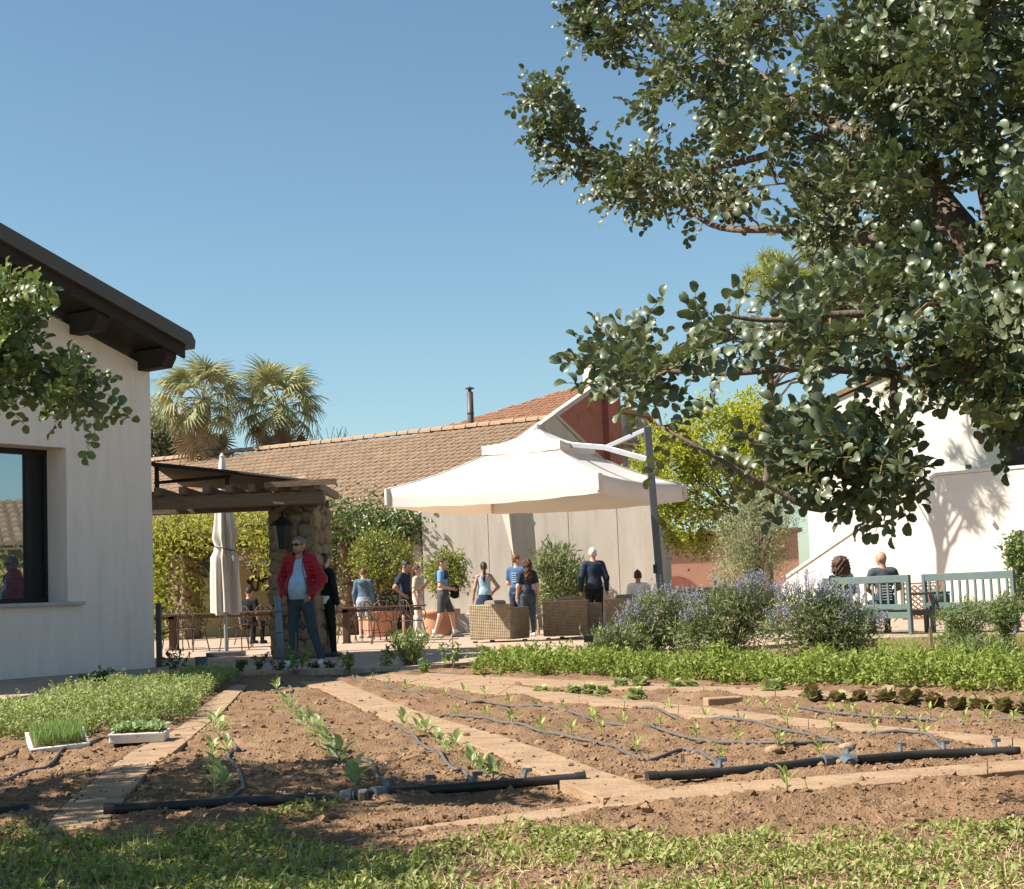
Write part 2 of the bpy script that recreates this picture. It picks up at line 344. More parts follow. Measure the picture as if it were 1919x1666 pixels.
# soil: uneven sheet, lower under the slabs
d = np.exp(np.linspace(math.log(3.9), math.log(27), 620)); a = np.linspace(-.46, .46, 470)
D, A = np.meshgrid(d, a, indexing='ij'); X = (A * D).ravel(); Y = D.ravel()
def soil_h(X, Y):
    big = (vnoise(X*1.3+40, Y*1.3, 1) - .5) * .07 + (vnoise(X*3.7+9, Y*3.7, 2) - .5) * .045
    med = (vnoise(X*10, Y*10+7, 3) - .5) * .032; fin = np.maximum(vnoise(X*26, Y*26, 4) - .45, 0) * .030 + (vnoise(X*55, Y*55, 5) - .5) * .010
    near = np.clip((6.5 - Y) / .6, 0, 1)
    h = big + med + fin
    m = np.zeros(len(X))
    for pl in path_polys:
        c = inpoly(X, Y, pl); m = np.maximum(m, c)
        for dx, dy in ((.06,0),(-.06,0),(0,.08),(0,-.08)): m = np.maximum(m, .5 * inpoly(X + dx, Y + dy, pl))
    z = SOILZ + .03 + h * (1 - near * .6)
    z = z * (1 - m) + np.minimum(z, PZ - .045) * m * (m == 1) + np.minimum(z, PZ - .012) * m * (m < 1) + (m < 1) * (m > 0) * z * (0)
    z = np.where((m > 0) & (m < 1), np.minimum(SOILZ + .03 + h, PZ - .004), z)
    return z
Z = soil_h(X, Y)
n1, n2 = len(d), len(a); i, j = np.meshgrid(np.arange(n1-1), np.arange(n2-1), indexing='ij')
q = np.stack([i*n2+j, i*n2+j+1, (i+1)*n2+j+1, (i+1)*n2+j], -1).reshape(-1, 4)
tag(part('garden_soil', MB().add(np.stack([X, Y, Z], 1), q), M_soil, smooth=True), kind='structure')
def sz(x, y): return float(soil_h(np.array([x]), np.array([y]))[0])
def SG(u, v):                                # pixel to a point on the soil
    p = G(u, v, SOILZ + .03); p[2] = sz(p[0], p[1]); return p
ICO = None
def ico(sub):
    import bmesh
    bm = bmesh.new(); bmesh.ops.create_icosphere(bm, subdivisions=sub, radius=1)
    bm.verts.ensure_lookup_table(); v = np.array([q.co[:] for q in bm.verts]); f = np.array([[x.index for x in k.verts] for k in bm.faces]); bm.free(); return v, f
iv, iff = ico(1)
# clods
mb = MB()
for n, smin, smax, y0, y1 in ((16000, .003, .012, 5.0, 10), (8000, .006, .020, 8, 19), (160, .016, .032, 5.6, 14)):
    y = y0 * (y1 / y0) ** rng.random(n); x = (rng.random(n) - .5) * .76 * y
    keep = np.ones(n, bool)
    for pl in path_polys: keep &= ~(inpoly(x, y, pl) & (rng.random(n) > .11))
    x, y = x[keep], y[keep]; n = len(x); s = smin + (smax - smin) * rng.random(n) ** 2.5
    z = soil_h(x, y)
    for pl in path_polys: z = np.where(inpoly(x, y, pl), PZ, z)
    tv = iv[None] * (1 + .35 * rng.normal(size=(n, len(iv), 1))) * s[:, None, None] * np.array((1, 1, .75))
    v = tv + np.stack([x, y, z + s * .25], 1)[:, None]
    mb.add(v.reshape(-1, 3), (iff[None] + (np.arange(n) * len(iv))[:, None, None]).reshape(-1, 3))
tag(part('soil_clods', mb, M_clod, smooth=False), 'loose brown soil clods strewn over the tilled beds', 'soil', kind='stuff')
# pale stones on the beds
for k, (u, v, s) in enumerate([(655,1298,.035),(965,1392,.03),(1590,1412,.04),(1450,1418,.04),(1012,1390,.03),(835,1300,.02)]):
    p = SG(u, v); t = ico(2)
    vv = t[0] * (1 + .12 * rng.normal(size=(len(t[0]), 1))) * s * np.array((1.2, .9, .6))
    o = part('stone', MB().add(vv, t[1]), M_slab, smooth=True); o.location = p + np.array((0, 0, s * .3))
    tag(o, ['pale stone by the far end of the long drip hose', 'pale stone beside the short middle hose', 'flat pale stone near the tee fitting', 'small stone below the middle drip hose', 'pebble on the middle bed', 'tiny stone at the back of the bed'][k], 'stone')
p = SG(1355, 1318); o = part('brick', MB().box((0,0,.03), (.30,.13,.075), rz=.2), M_slab, bevel=.01); o.location = p
tag(o, 'loose tan brick lying on the soil below the round cabbage', 'brick')

# ================================================================ LEFT HOUSE  (local x = out of the visible wall, y = along it away from us)
HC = P(290, 1256, 24.0); HC[2] = 0
lh = thing('plastered_house', 'grey plastered house with dark overhanging roof and big window', 'house', HC, R(-34))
def roofz(y): return 4.50 - .312 * y
WY0, WY1, WZ0, WZ1 = -4.6, -1.62, .98, 3.20
wall = MB()
def wp(poly): wall.prism([(0, y, z) for y, z in poly], (-.5, 0, 0))
wp([(WY1, -.25), (0, -.25), (0, roofz(0)), (WY1, roofz(WY1))])
wp([(WY0, -.25), (WY1, -.25), (WY1, WZ0), (WY0, WZ0)])
wp([(WY0, WZ1), (WY1, WZ1), (WY1, roofz(WY1)), (WY0, roofz(WY0))])
wp([(-9, -.25), (WY0, -.25), (WY0, roofz(WY0)), (-9, roofz(-9))])
wall.box((-4.0, -.25, 2.1), (7, .5, 4.7)); 
part('wall', wall, M_plaster, lh)
part('window_sill', MB().box((-.18, (WY0+WY1)/2+.08, WZ0+.012), (.52, WY1-WY0+.36, .05)), mat('sill_stone', (.50,.46,.43), rough=.7), lh, bevel=.006)
win = part('window', MB().box((-.45, WY1-.03, (WZ0+WZ1)/2), (.08, .06, WZ1-WZ0)).box((-.45, WY1-.33, (WZ0+WZ1)/2), (.07, .10, WZ1-WZ0-.1)).box((-.45, WY0+.03, (WZ0+WZ1)/2), (.08,.06,WZ1-WZ0))
     .box((-.45, (WY0+WY1)/2, WZ1-.04), (.079, WY1-WY0-.12, .08)).box((-.45, (WY0+WY1)/2, WZ0+.07), (.079, WY1-WY0-.12, .07)), M_black, lh)
part('pane', MB().box((-.455, (WY0+WY1)/2-.18, (WZ0+WZ1)/2), (.012, WY1-WY0-.36, WZ1-WZ0-.1)), M_glass, win)
part('side_pane', MB().box((-.455, WY1-.17, (WZ0+WZ1)/2), (.012, .23, WZ1-WZ0-.1)), M_black, win)
rf = MB().prism([(.74, .22, roofz(.22)+.30), (.74, -9, roofz(-9)+.30), (.74, -9, roofz(-9)+.52), (.74, .16, roofz(.16)+.52), (.74, .24, roofz(.22)+.42)], (-8, 0, 0))
roof = part('roof', rf, M_brownmetal, lh)
part('fascia_board', MB().prism([(.66, .10, roofz(.10)+.12), (.66, -9, roofz(-9)+.12), (.66, -9, roofz(-9)+.298), (.66, .10, roofz(.10)+.298)], (-.05, 0, 0)), M_darkwood, roof)
part('soffit', MB().prism([(.605, .08, roofz(.08)+.20), (.605, -9, roofz(-9)+.20), (.605, -9, roofz(-9)+.297), (.605, .08, roofz(.08)+.297)], (-1.2, 0, 0)), M_darkwood, roof)
for y in (-.13, -1.42, -2.72, -4.05):
    z = roofz(y) + .06; zz = z + .135
    part('purlin', MB().prism([(-.2, y-.11, z-.16), (.50, y-.11, z-.16), (.60, y-.11, z-.02), (.60, y-.11, zz), (-.2, y-.11, zz)], (0, .22, 0)), M_darkwood, roof, bevel=.01)
part('base_strip', MB().box((.02, -4.5, -.1), (.03, 8.9, .2)), M_concrete, lh)
gp_ = thing('gate_post', 'grey green metal gate post at the house corner', 'post', P(299, 1250, 24.25) * np.array((1,1,0)))
part('post', MB().box((0,0,.48), (.08,.08,.96)), M_greymetal, gp_, bevel=.005)
for z in (.12, .5, .88): part('rail', MB().box((.07,0,z), (.06,.03,.03)), M_greymetal, gp_)

# ================================================================ TILED ROOFS
def half_tile(l, r0, r1, k=5):
    a = np.linspace(0, math.pi, k + 1)
    v = np.concatenate([np.stack([np.zeros(k+1), np.cos(a)*r0, np.sin(a)*r0*1.0], 1), np.stack([np.full(k+1, l), np.cos(a)*r1, np.sin(a)*r1*1.0 ], 1)])
    f = np.array([(i, i+1, k+2+i, k+1+i) for i in range(k)]); front = np.arange(k+1).reshape(1, -1)
    return v, f, front
def tiled_slope(root, x0, z0, x1, z1, y0, y1, pitch, row, tmat, bmat, singles, nearest, yb=None):
    """slope rising from (x0,z0) to (x1,z1), running along local y; the tiles nearest the viewer become single parts"""
    L = math.hypot(x1-x0, z1-z0); ux, uz = (x1-x0)/L, (z1-z0)/L
    yt = y1 if yb is None else yb
    part('roof_deck', MB().add([(x0,y0,z0),(x1,y0,z1),(x1,yt,z1),(x0,y1,z0),(x0,y0,z0-.12),(x1,y0,z1-.12),(x1,yt,z1-.12),(x0,y1,z0-.12)], [0,3,2,1],[4,5,6,7],[0,1,5,4],[1,2,6,5],[2,3,7,6],[3,0,4,7]), bmat, root)
    Mx = np.array(((ux, 0, -uz), (0, 1, 0), (uz, 0, ux)))
    tv, tf, tfr = half_tile(row * 1.18, pitch * .46, pitch * .36)
    tv = tv @ np.array(((math.cos(.05), 0, -math.sin(.05)), (0,1,0), (math.sin(.05), 0, math.cos(.05)))) @ Mx.T
    pos = []
    for i in range(int(L / row)):
        for j in range(int((y1 - y0) / pitch)):
            s = i * row - .05; yy = y0 + (j + .5) * pitch
            if yy > y1 + (yt - y1) * s / L: continue
            pos.append((x0 + ux*s - uz*.02, yy + rng.normal()*.008, z0 + uz*s + ux*.02))
    pos = np.array(pos); order = np.argsort([nearest(p) for p in pos])
    me = MB().add(tv, tf, tfr[:, ::-1]).mesh('tile', tmat, False)
    for k in order[:singles]:
        o = bpy.data.objects.new('tile', me); C.objects.link(o); o.parent = root; o.location = pos[k]; o.rotation_euler = (rng.normal()*.02, rng.normal()*.012, rng.normal()*.02)
    rest = order[singles:]; n = len(rest)
    if n:
        Ms = np.repeat(np.eye(3)[None], n, 0) + rng.normal(size=(n, 3, 3)) * .012
        o = part('tile_field', MB().bake((tv, [tf, tfr[:, ::-1]]), Ms, pos[rest]), tmat, root); o['kind'] = 'stuff'

# tavern: gable end at local y=0, long axis local +y, visible slope faces local -x
TA = P(796, 1184, 41.7); TA[2] = 0
RZT = R(58)
tav = thing('long_tiled_building', 'long low building with tan clay tile roof and portico', 'building', TA, RZT)
RX, RZ_, EZ = 7.1, 6.05, 3.02
tiled_slope(tav, -.35, EZ-.15, RX, RZ_, .12, 23, .235, .36, M_tile, M_tilebase, 300, lambda p: p[1] + p[0] * .35)
part('far_roof_slope', MB().prism([(RX, .12, RZ_-.02), (15.0, .12, 2.72), (15.0, .12, 2.6), (RX, .12, RZ_-.14)], (0, 23, 0)), M_tilebase, tav)
me = MB().add(*(lambda t: (t[0] @ np.array(((0,1,0),(1,0,0),(0,0,1))) , t[1][:, ::-1], t[2]))(half_tile(.47, .15, .12))).mesh('ridge_tile', M_tile)
for k in range(52):
    o = bpy.data.objects.new('ridge_tile', me); C.objects.link(o); o.parent = tav; o.location = (RX, .1 + k * .44, RZ_ + .05 + rng.normal()*.006); o.rotation_euler = (.04, 0, rng.normal()*.02)
gw = MB().prism([(0,0,-.02), (14.4,0,-.02), (14.4,0,2.75), (RX,0,RZ_+.12), (0,0,EZ+.02)], (0,.3,0))
part('gable_wall', gw, M_concrete, tav)
part('verge', MB().prism([(-.42,-.03,EZ-.16), (RX,-.03,RZ_+.14), (RX,-.03,RZ_+.22), (-.42,-.03,EZ-.06)], (0,.22,0)), M_concrete, tav)
part('far_verge', MB().prism([(RX,-.03,RZ_+.14), (15.0,-.03,2.74), (15.0,-.03,2.84), (RX,-.03,RZ_+.25)], (0,.22,0)), M_concrete, tav)
part('eaves', MB().prism([(14.4,-.02,2.5),(15.4,-.9,2.45),(15.4,6,2.45),(14.4,6,2.5)], (0,0,.16)), M_darkwood, tav)
part('back_wall', MB().box((2.6, 11.6, 1.45), (.25, 22.6, 2.9)), M_yellow, tav)
part('portico_beam', MB().box((.25, 11.5, 2.62), (.22, 22, .22)), M_darkwood, tav)
part('doorway', MB().box((2.46, 3.0, 1.05), (.05, 1.5, 2.1)), M_black, tav)
part('downpipe', MB().tube([(-.1,-.1,0),(-.1,-.1,2.85)], .05), M_greymetal, tav)
fl = thing('flue_pipe', 'dark metal flue pipe with cap rising from the tiled roof', 'chimney', P(883, 806, 52))
s = 52 / 3000
part('pipe', MB().tube([(0,0,-.9),(0,0,72*s)], .105, 14), M_brownmetal, fl, smooth=True)
part('cap', MB().lathe([(.0,78*s+.09),(.15,78*s+.03),(.15,78*s),(.0,78*s)], 14), M_brownmetal, fl)
part('neck', MB().tube([(0,0,72*s),(0,0,78*s)], .06, 8), M_brownmetal, fl)
part('collar', MB().tube([(0,0,30*s),(0,0,33*s)], .12, 14), M_brownmetal, fl)
sw0, sw1 = P(797, 1184, 40.9), P(1236, 1165, 39.6); sl = math.hypot(sw1[0]-sw0[0], sw1[1]-sw0[1]); sa = math.atan2(sw1[1]-sw0[1], sw1[0]-sw0[0])
scr = thing('concrete_screen_wall', 'tall tan concrete panel wall behind the group of visitors', 'wall', (sw0[0], sw0[1], 0), sa)
def swx(u): d = ray(u, 1050); n_ = np.array((-math.sin(sa), math.cos(sa))); t = (np.array(sw0[:2]) @ n_)/(np.array((d.x, d.y)) @ n_); return (d.x*t - sw0[0])*math.cos(sa) + (d.y*t - sw0[1])*math.sin(sa)
ws = [0, swx(917), swx(966), swx(1012), swx(1068), swx(1160), sl]; HW = 3.45
for k in (0, 1, 3, 4, 5): 
    lo_, hi_ = ws[k] + .006, ws[k+1] - .006; ld = -.28 if k in (1,) else 0
    part('panel', MB().prism([(lo_,0,0),(hi_,0,0),(hi_ - (.16 if k == 1 else 0),0,HW),(lo_ - (.16 if k == 3 else 0),0,HW)], (0,.25,0)), M_concrete, scr, bevel=.004)
part('sun_wedge_fin', MB().add([(ws[2]-.42,-.002,HW),(ws[2]-.10,-.30,HW),(ws[2]-.16,.02,HW),(ws[2]-.03,-.002,1.75)], [0,3,1],[1,3,2],[0,1,2],[0,2,3]), M_concrete, scr)  # fin added and turned to the sun so it shows as a bright wedge
part('plinth', MB().box((ws[1]*.5+.4, -.2, .24), (ws[1]*1.0+1.2, .36, .48)), M_concrete, scr, bevel=.02)
# portico stone pillars and pieces on the back wall
def stone_pillar(name, label, loc, rz, w, dp, h, n=.2):
    t = thing(name, label, 'pillar', loc, rz)
    part('core', MB().box((0,0,h/2), (w-.07, dp-.07, h)), M_mortar, t)
    tv, tf = ico(2); meshes = []
    for k in range(8):
        v = np.sign(tv) * np.abs(tv) ** .8 * (1 + .16 * np.random.default_rng(k).normal(size=(len(tv), 1)))
        meshes.append(MB().add(v * .5, tf).mesh('stone', M_stone, True))
    for face in range(4):
        fw = w if face % 2 == 0 else dp; off = (dp if face % 2 == 0 else w) / 2 - .05
        z = 0
        while z < h - .05:
            rh = min(n * random.uniform(.7, 1.25), h - z); x = -fw/2
            while x < fw/2 - .04:
                sw = min(n * random.uniform(.7, 1.6), fw/2 - x); 
                if fw/2 - x - sw < .07: sw = fw/2 - x
                o = bpy.data.objects.new('stone', random.choice(meshes)); C.objects.link(o); o.parent = t
                a = face * math.pi / 2; c = x + sw/2
                o.location = (c*math.cos(a) + off*math.sin(a), c*math.sin(a) - off*math.cos(a), z + rh/2 + random.uniform(-.02,.02))
                o.rotation_euler = (random.uniform(-.15,.15), random.uniform(-.5,.5), a); o.scale = (sw*random.uniform(1.0,1.18), random.uniform(.10,.16), rh*random.uniform(1.0,1.2))
                x += sw
            z += rh
    return t
pl = P(645, 1190, 43.1); stone_pillar('stone_pillar', 'rough stone pillar of the portico behind the potted citrus', (pl[0], pl[1], 0), RZT, .62, .62, 2.5, .3)
pl = P(347, 1195, 45.6); stone_pillar('stone_pillar', 'stone pillar wrapped in wisteria beside the grey house', (pl[0], pl[1], 0), RZT, .7, .62, 2.4, .3)
pz = P(562, 1236, 25.6)
stone_pillar('stone_pillar', 'tall stone pillar under the pergola behind the man in red', (pz[0], pz[1]+.42, 0), R(-14), .80, .78, 2.42, .235)
def on_back(u, v, w_, h_, name, label, cat, m, thick=.06, shape=None):
    d = ray(u, v); n = np.array((-.53, -.848)); o = np.array(TA[:2]) + 2.44 * np.array((.53, .848))
    t = ((o - 0) @ n) / (np.array((d.x, d.y)) @ n); p = np.array((d.x*t, d.y*t, CAMZ + d.z*t))
    k = thing(name, label, cat, p, RZT - math.pi/2); return k, t / 1.0 / 3000
k, s = on_back(383, 1060, 0, 0, 'framed_panel', 'dark framed panel hung on the ochre portico wall', 'panel', M_black)
part('board', MB().box((0,0,0), (50*s*1.1, .05, 40*s)), M_black, k); part('frame', MB().box((0,-.03,20*s), (56*s,.05,.06)).box((0,-.03,-20*s), (56*s,.05,.06)), M_darkwood, k)
for (u, v, lab) in ((485, 1052, 'upper carved ox yoke hung on the ochre wall'), (488, 1086, 'lower ox yoke with hanging straps on the ochre wall')):
    k, s = on_back(u, v, 0, 0, 'ox_yoke', lab, 'yoke', M_darkwood)
    part('beam', MB().tube(smooth_path([(-30*s,0,-4*s),(-18*s,0,3*s),(0,0,0),(18*s,0,4*s),(32*s,0,0)]), .07, 8), M_darkwood, k, smooth=True)
    for sx in (-1, 1): part('strap', MB().tube(smooth_path([(sx*25*s,0,-3*s),(sx*20*s,0,-16*s),(sx*10*s,0,-20*s),(sx*6*s,0,-4*s)]), .025, 6), M_darkwood, k, smooth=True)

# red house behind
RA = P(985, 800, 66); zz = RA[2]; RA[2] = 0
red = thing('red_house', 'red walled house with orange tile roof and white chimney', 'house', RA, RZT)
ap = P(1097, 724, 72)
rx = (ap[0]-RA[0])*.53 + (ap[1]-RA[1])*.848; rzp = ap[2]
slope = .42
dv = ray(826, 806); ca, sa = math.cos(RZT), math.sin(RZT); nl = np.array((-slope*ca, -slope*sa, 1)); tt = (np.array((RA[0] + rx*ca, RA[1] + rx*sa, rzp - CAMZ)) @ nl) / (np.array(dv) @ nl); hx, hy = dv.x*tt - RA[0], dv.y*tt - RA[1]; hx, hy = hx*ca + hy*sa, -hx*sa + hy*ca
kx = (hy - .8) / max(rx - hx, .5)
tiled_slope(red, rx-9, rzp-9*slope, rx, rzp, .15, .8 + 9*kx, .26, .40, M_redtile, M_tilebase, 0, lambda p: p[1], yb=.8)
part('gable_wall', MB().prism([(rx-9,0,0),(rx+1.2,0,0),(rx+1.2,0,rzp-.1),(rx,0,rzp-.02),(rx-9,0,rzp-9*slope-.02)], (0,.14,0)), M_redwall, red)
part('verge', MB().prism([(rx-9,-.06,rzp-9*slope-.1),(rx,-.06,rzp-.06),(rx,-.06,rzp+.16),(rx-9,-.06,rzp-9*slope+.12)], (0,.3,0)), M_concrete, red)
part('corner_pier', MB().box((rx+.75,-.14,rzp/2-.2), (1.2,.25,rzp+.2)), M_redwall, red)
ch = part('chimney', MB().box((rx+.5,.5,rzp+.5), (.75,.9,1.5)), M_white, red); part('chimney_cap', MB().box((rx+.5,.5,rzp+1.29), (.95,1.1,.08)), M_white, ch)
part('stained_wing', MB().prism([(rx+1.36,.3,0),(rx+7,.3,0),(rx+7,.3,rzp-2.2),(rx+5,.3,rzp-1.15),(rx+1.36,.3,rzp-1.1)], (0,.3,0)), M_stained, red)
part('wing_roof', MB().prism([(rx+1.3,.2,rzp-1.05),(rx+5.1,.2,rzp-1.05),(rx+7.2,.2,rzp-2.2),(rx+7.2,.2,rzp-2.05),(rx+5,.2,rzp-.85),(rx+1.3,.2,rzp-.85)], (0,6,0)), M_redtile, red)
for k in range(3): part('moulding', MB().box((rx+4.2,.22-.06*k,rzp-2.5-.28*k), (5.6,.14,.1)), M_yellow, red)

# pink house and low wall seen under the lime tree
p0 = P(1150, 1105, 62); pk = thing('pink_house', 'pink rendered house with red arch behind the lime green tree', 'house', (p0[0], p0[1], 0), 0)
part('wall', MB().box((3.6, 1, 1.45), (7.2, 2, 2.9)), M_pink, pk); part('roof', MB().box((3.6, 1, 3.0), (7.5, 2.4, .16)), M_tilebase, pk)
k = P(1267, 1090, 61.9)
a = np.linspace(0, math.pi, 14)
part('arch', MB().prism([(k[0]-p0[0]+math.cos(t)*.95, -.05, .45+math.sin(t)*.95) for t in a] + [(k[0]-p0[0]-.95,-.05,.0),(k[0]-p0[0]+.95,-.05,.0)], (0,.06,0)), M_redwall, pk)
p0 = P(1235, 1103, 54); lw = thing('low_wall', 'low pale garden wall beyond the parasol pole', 'wall', (p0[0], p0[1], 0))
part('wall', MB().box((2.6,0,.42), (5.2,.3,.84)), M_pink, lw); part('coping', MB().box((2.6,0,.88), (5.3,.38,.09)), M_white, lw, bevel=.01)
p0 = P(1312, 1120, 44); pb = thing('planter_box', 'brown planter box behind the blue flowering shrubs', 'planter', (p0[0], p0[1], 0))
part('box', MB().box((0,0,.42), (1.0,.5,.84)), M_rust, pb, bevel=.02); part('rim', MB().box((0,0,.86), (1.08,.58,.05)), M_rust, pb)

# ================================================================ WHITE HOUSE at the right
WH = P(1487, 1140, 45); WH[2] = 0
wh = thing('white_house', 'white rendered house with outside stair wall at the right', 'house', WH, R(-36.9))
part('main_wall', MB().prism([(0,1.2,0),(9,1.2,0),(9,1.2,6.2),(5.6,1.2,5.3),(2.6,1.2,6.55),(0,1.2,5.75)], (0,3,0)), M_white, wh)
part('roof_edge', MB().prism([(-.15,1.1,5.75),(2.6,1.1,6.6),(5.7,1.1,5.34),(5.7,1.1,5.46),(2.6,1.1,6.74),(-.15,1.1,5.88)], (0,3.2,0)), M_tilebase, wh)
part('stair_wall', MB().prism([(-.35,0,0),(9,0,0),(9,0,3.64),(4.4,0,3.60),(-.1,0,1.12),(-.35,0,.80)], (0,.22,0)), M_white, wh)
part('stair_coping', MB().prism([(-.16,-.03,1.08),(4.4,-.03,3.61),(9,-.03,3.65),(9,-.03,3.73),(4.38,-.03,3.69),(-.16,-.03,1.17)], (0,.28,0)), M_white, wh)
part('shutter', MB().box((6.6, 1.16, 4.35), (1.7, .06, 1.5)), M_darkwood, wh)
dr = part('door', MB().box((6.95,-.01,.95), (.9,.06,1.9)), M_black, wh); part('door_frame', MB().box((6.46,-.03,.98), (.09,.1,1.96)).box((6.95,-.03,1.99), (1.06,.1,.09)), M_rust, dr)
part('vent_pipe', MB().tube([(5.85,.05,2.3),(5.85,-.12,2.3)], .06), M_white, wh); part('lamp', MB().box((5.3,-.02,3.78), (.12,.12,.1)), M_greymetal, wh)
part('upper_window', MB().box((.9,1.18,4.7), (.55,.06,.8)), M_white, wh)
lt = MB()
for k in range(-5, 11):
    for sg in (-1, 1):
        pts = []
        for t in np.linspace(0, 1, 30):
            x = k*.14 + (t if sg > 0 else 1-t) * .85; z = .04 + t*.72
            if 0 <= x <= .85: pts.append((x, -.02*sg, z))
        if len(pts) > 1: lt.beam(pts[0], pts[-1], .035, .02, up=(0,1,0))
p0 = P(1692, 1140, 36); lat = thing('lattice_panel', 'terracotta diamond lattice panel standing between the two benches', 'lattice', (p0[0], p0[1], 0))
part('lattice', lt, M_terra, lat); part('frame', MB().box((.42,0,.02),(.9,.05,.04)).box((.42,0,.80),(.9,.05,.04)).box((-.02,0,.41),(.04,.05,.74)).box((.87,0,.41),(.04,.05,.74)), M_terra, lat)

# ================================================================ PERGOLA
PY = 25.2
pa, pb_ = P(288, 939, PY), P(609, 939, PY)
pg = thing('pergola', 'weathered timber pergola with sloping reed mat beside the grey house', 'pergola', (pa[0], PY, 0))
ox = np.array((pa[0], PY, 0))
zb = (P(440, 938, PY))[2]
part('front_beam', MB().beam((-.6,0,zb), (pb_[0]-pa[0],0,zb), .16, .20), M_wood, pg, bevel=.012)
part('back_beam', MB().beam((-1.7,2.3,zb+.02), (pb_[0]-pa[0]-.2,2.3,zb+.02), .12, .14), M_wood, pg, bevel=.012)
for k, u in enumerate([262, 296, 342, 386, 428, 470, 512, 552, 592]):
    x = P(u, 918, PY)[0] - pa[0]; part('rafter', MB().box((x+.05,1.05,zb+.17), (.10,2.7,.12)), M_wood, pg, bevel=.008)
part('end_rafter', MB().beam((pb_[0]-pa[0]-.9,-.32,zb+.2), (pb_[0]-pa[0]+.22,-.30,zb+.22), .07, .09), M_wood, pg)
A_, B_ = P(283, 872, PY-.1) - ox, P(598, 907, PY-.1) - ox
C_, D_ = np.array((B_[0], 2.3, B_[2]-.02)), np.array((A_[0], 2.3, zb+.42))
nn = 60; mt = MB(); wv = np.linspace(0, 1, nn)
for i in range(nn):
    t0, t1 = i/nn, (i+.82)/nn
    a0, a1 = A_*(1-t0)+D_*t0, A_*(1-t1)+D_*t1; b0, b1 = B_*(1-t0)+C_*t0, B_*(1-t1)+C_*t1
    dz = np.array((0,0,.03+.02*rng.random())); mt.add([a0,b0,b1,a1,a0+dz,b0+dz,b1+dz,a1+dz], BOXF)
part('reed_mat', mt, M_reed, pg)
part('mat_edge', MB().tube(smooth_path([A_+(0,-.02,.02), (A_+B_)/2+(0,-.03,.03), B_+(0,-.02,.02)]), .035, 6), M_darkwood, pg)
for u, v0 in ((293, 874), (425, 890)):
    q = P(u, v0, PY) - ox; part('mat_post', MB().box((q[0],.02,(q[2]+zb+.25)/2), (.06,.06,q[2]-zb-.25)), M_darkwood, pg)
part('mat_beam', MB().beam(P(290,905,PY+.5)-ox, P(430,893,PY+.1)-ox, .05, .05), M_darkwood, pg)
part('post', MB().box((-1.6,2.3,zb/2), (.14,.14,zb)), M_wood, pg); part('post', MB().box((pb_[0]-pa[0]-.42,2.3,zb/2), (.14,.14,zb)), M_wood, pg)
lan = thing('wall_lantern', 'black iron lantern hanging on the shaded stone pillar', 'lantern', P(531, 1000, 25.45) + (-.02,-.02,-.25))
part('cage', MB().lathe([(.0,0),(.09,.02),(.14,.36),(.15,.38)], 6), M_black, lan); part('roof', MB().lathe([(.19,.38),(.10,.46),(.03,.52),(.0,.53)], 6), M_black, lan)
part('bracket', MB().tube(smooth_path([(0,0,.53),(0,.06,.60),(0,.2,.56)]), .015, 6), M_black, lan)
dp = P(522, 1236, 25.35); dpi = thing('drain_pipe', 'blue grey drain pipe standing at the foot of the stone pillar', 'pipe', (dp[0]+.03, dp[1]-.1, 0))
part('pipe', MB().tube([(.03,0,0),(.015,0,.45),(-.01,.01,1.0)], [.062,.056,.05], 12), mat('blue_grey_plastic', (.20,.25,.31), (.16,.20,.26), rough=.5), dpi, smooth=True)
for z in (.42, .75): part('collar', MB().tube([(.012-.01*z,0,z),(.012-.01*z,0,z+.02)], .063, 12), M_greymetal, dpi)

# ================================================================ LEAVES
def leaf_t(w=.45, fold=.12, droop=.12):       # pointed leaf, length 1 along y
    v = np.array([(0,0,0),(-w/2,.42,fold),(w/2,.42,fold),(0,.45,0),(0,1,-droop),(-w*.32,.75,fold*.5),(w*.32,.75,fold*.5),(0,.76,-droop*.35)])
    return v, [np.array([(0,2,3),(0,3,1),(7,6,4),(7,4,5)]), np.array([(3,2,6,7),(1,3,7,5)])]
def round_t(w=.85, fold=.15, curl=.2):        # round leaf with a notched tip (carob leaflet)
    ys = [0,.18,.5,.8,.97]; ws = [.06,.6,1,.86,.42]; v = []
    for y, q in zip(ys, ws):
        z = -curl * (y - .4) ** 2
        v += [(-w/2*q, y, z + fold*q*.5), (0, y if y < .9 else .92, z), (w/2*q, y, z + fold*q*.5)]
    f = [(3*i+c, 3*i+c+1, 3*i+c+4, 3*i+c+3) for i in range(4) for c in (0, 1)]
    return np.array(v), [np.array(f)]
QUAD = (np.array([(-.16,0,0),(.16,0,0),(.22,.55,.05),(0,1,-.05),(-.22,.55,.05)]), [np.array([(0,1,2,3,4)])])
BLADE = (np.array([(-.03,0,0),(.03,0,0),(.022,.55,.06),(-.022,.55,.06),(0,1,.02)]), [np.array([(0,1,2,3)]), np.array([(3,2,4)])])
SPEAR = (np.array([(-.04,0,0),(.04,0,0),(.10,.45,.03),(-.10,.45,.03),(0,1,-.06)]), [np.array([(0,1,2,3)]), np.array([(3,2,4)])])
OVATE, WIDE, ROUND = leaf_t(), leaf_t(.6, .1, .2), round_t(.74, .36, .6)

def scatter(mb, pos, size, tmpl=QUAD, up=.3, out=None, flat=.6, jitter=.35):
    """leaves at pos; directions random, biased up and along out; faces biased to look up"""
    n = len(pos); d = unit(n) + np.array((0, 0, up))
    if out is not None: d = d + out
    nr = unit(n) * (1 - flat) + np.array((0, 0, flat))
    s = size * (1 + jitter * (rng.random(n) * 2 - 1))
    return mb.bake(tmpl, frames(d, nr) * s[:, None, None], pos)

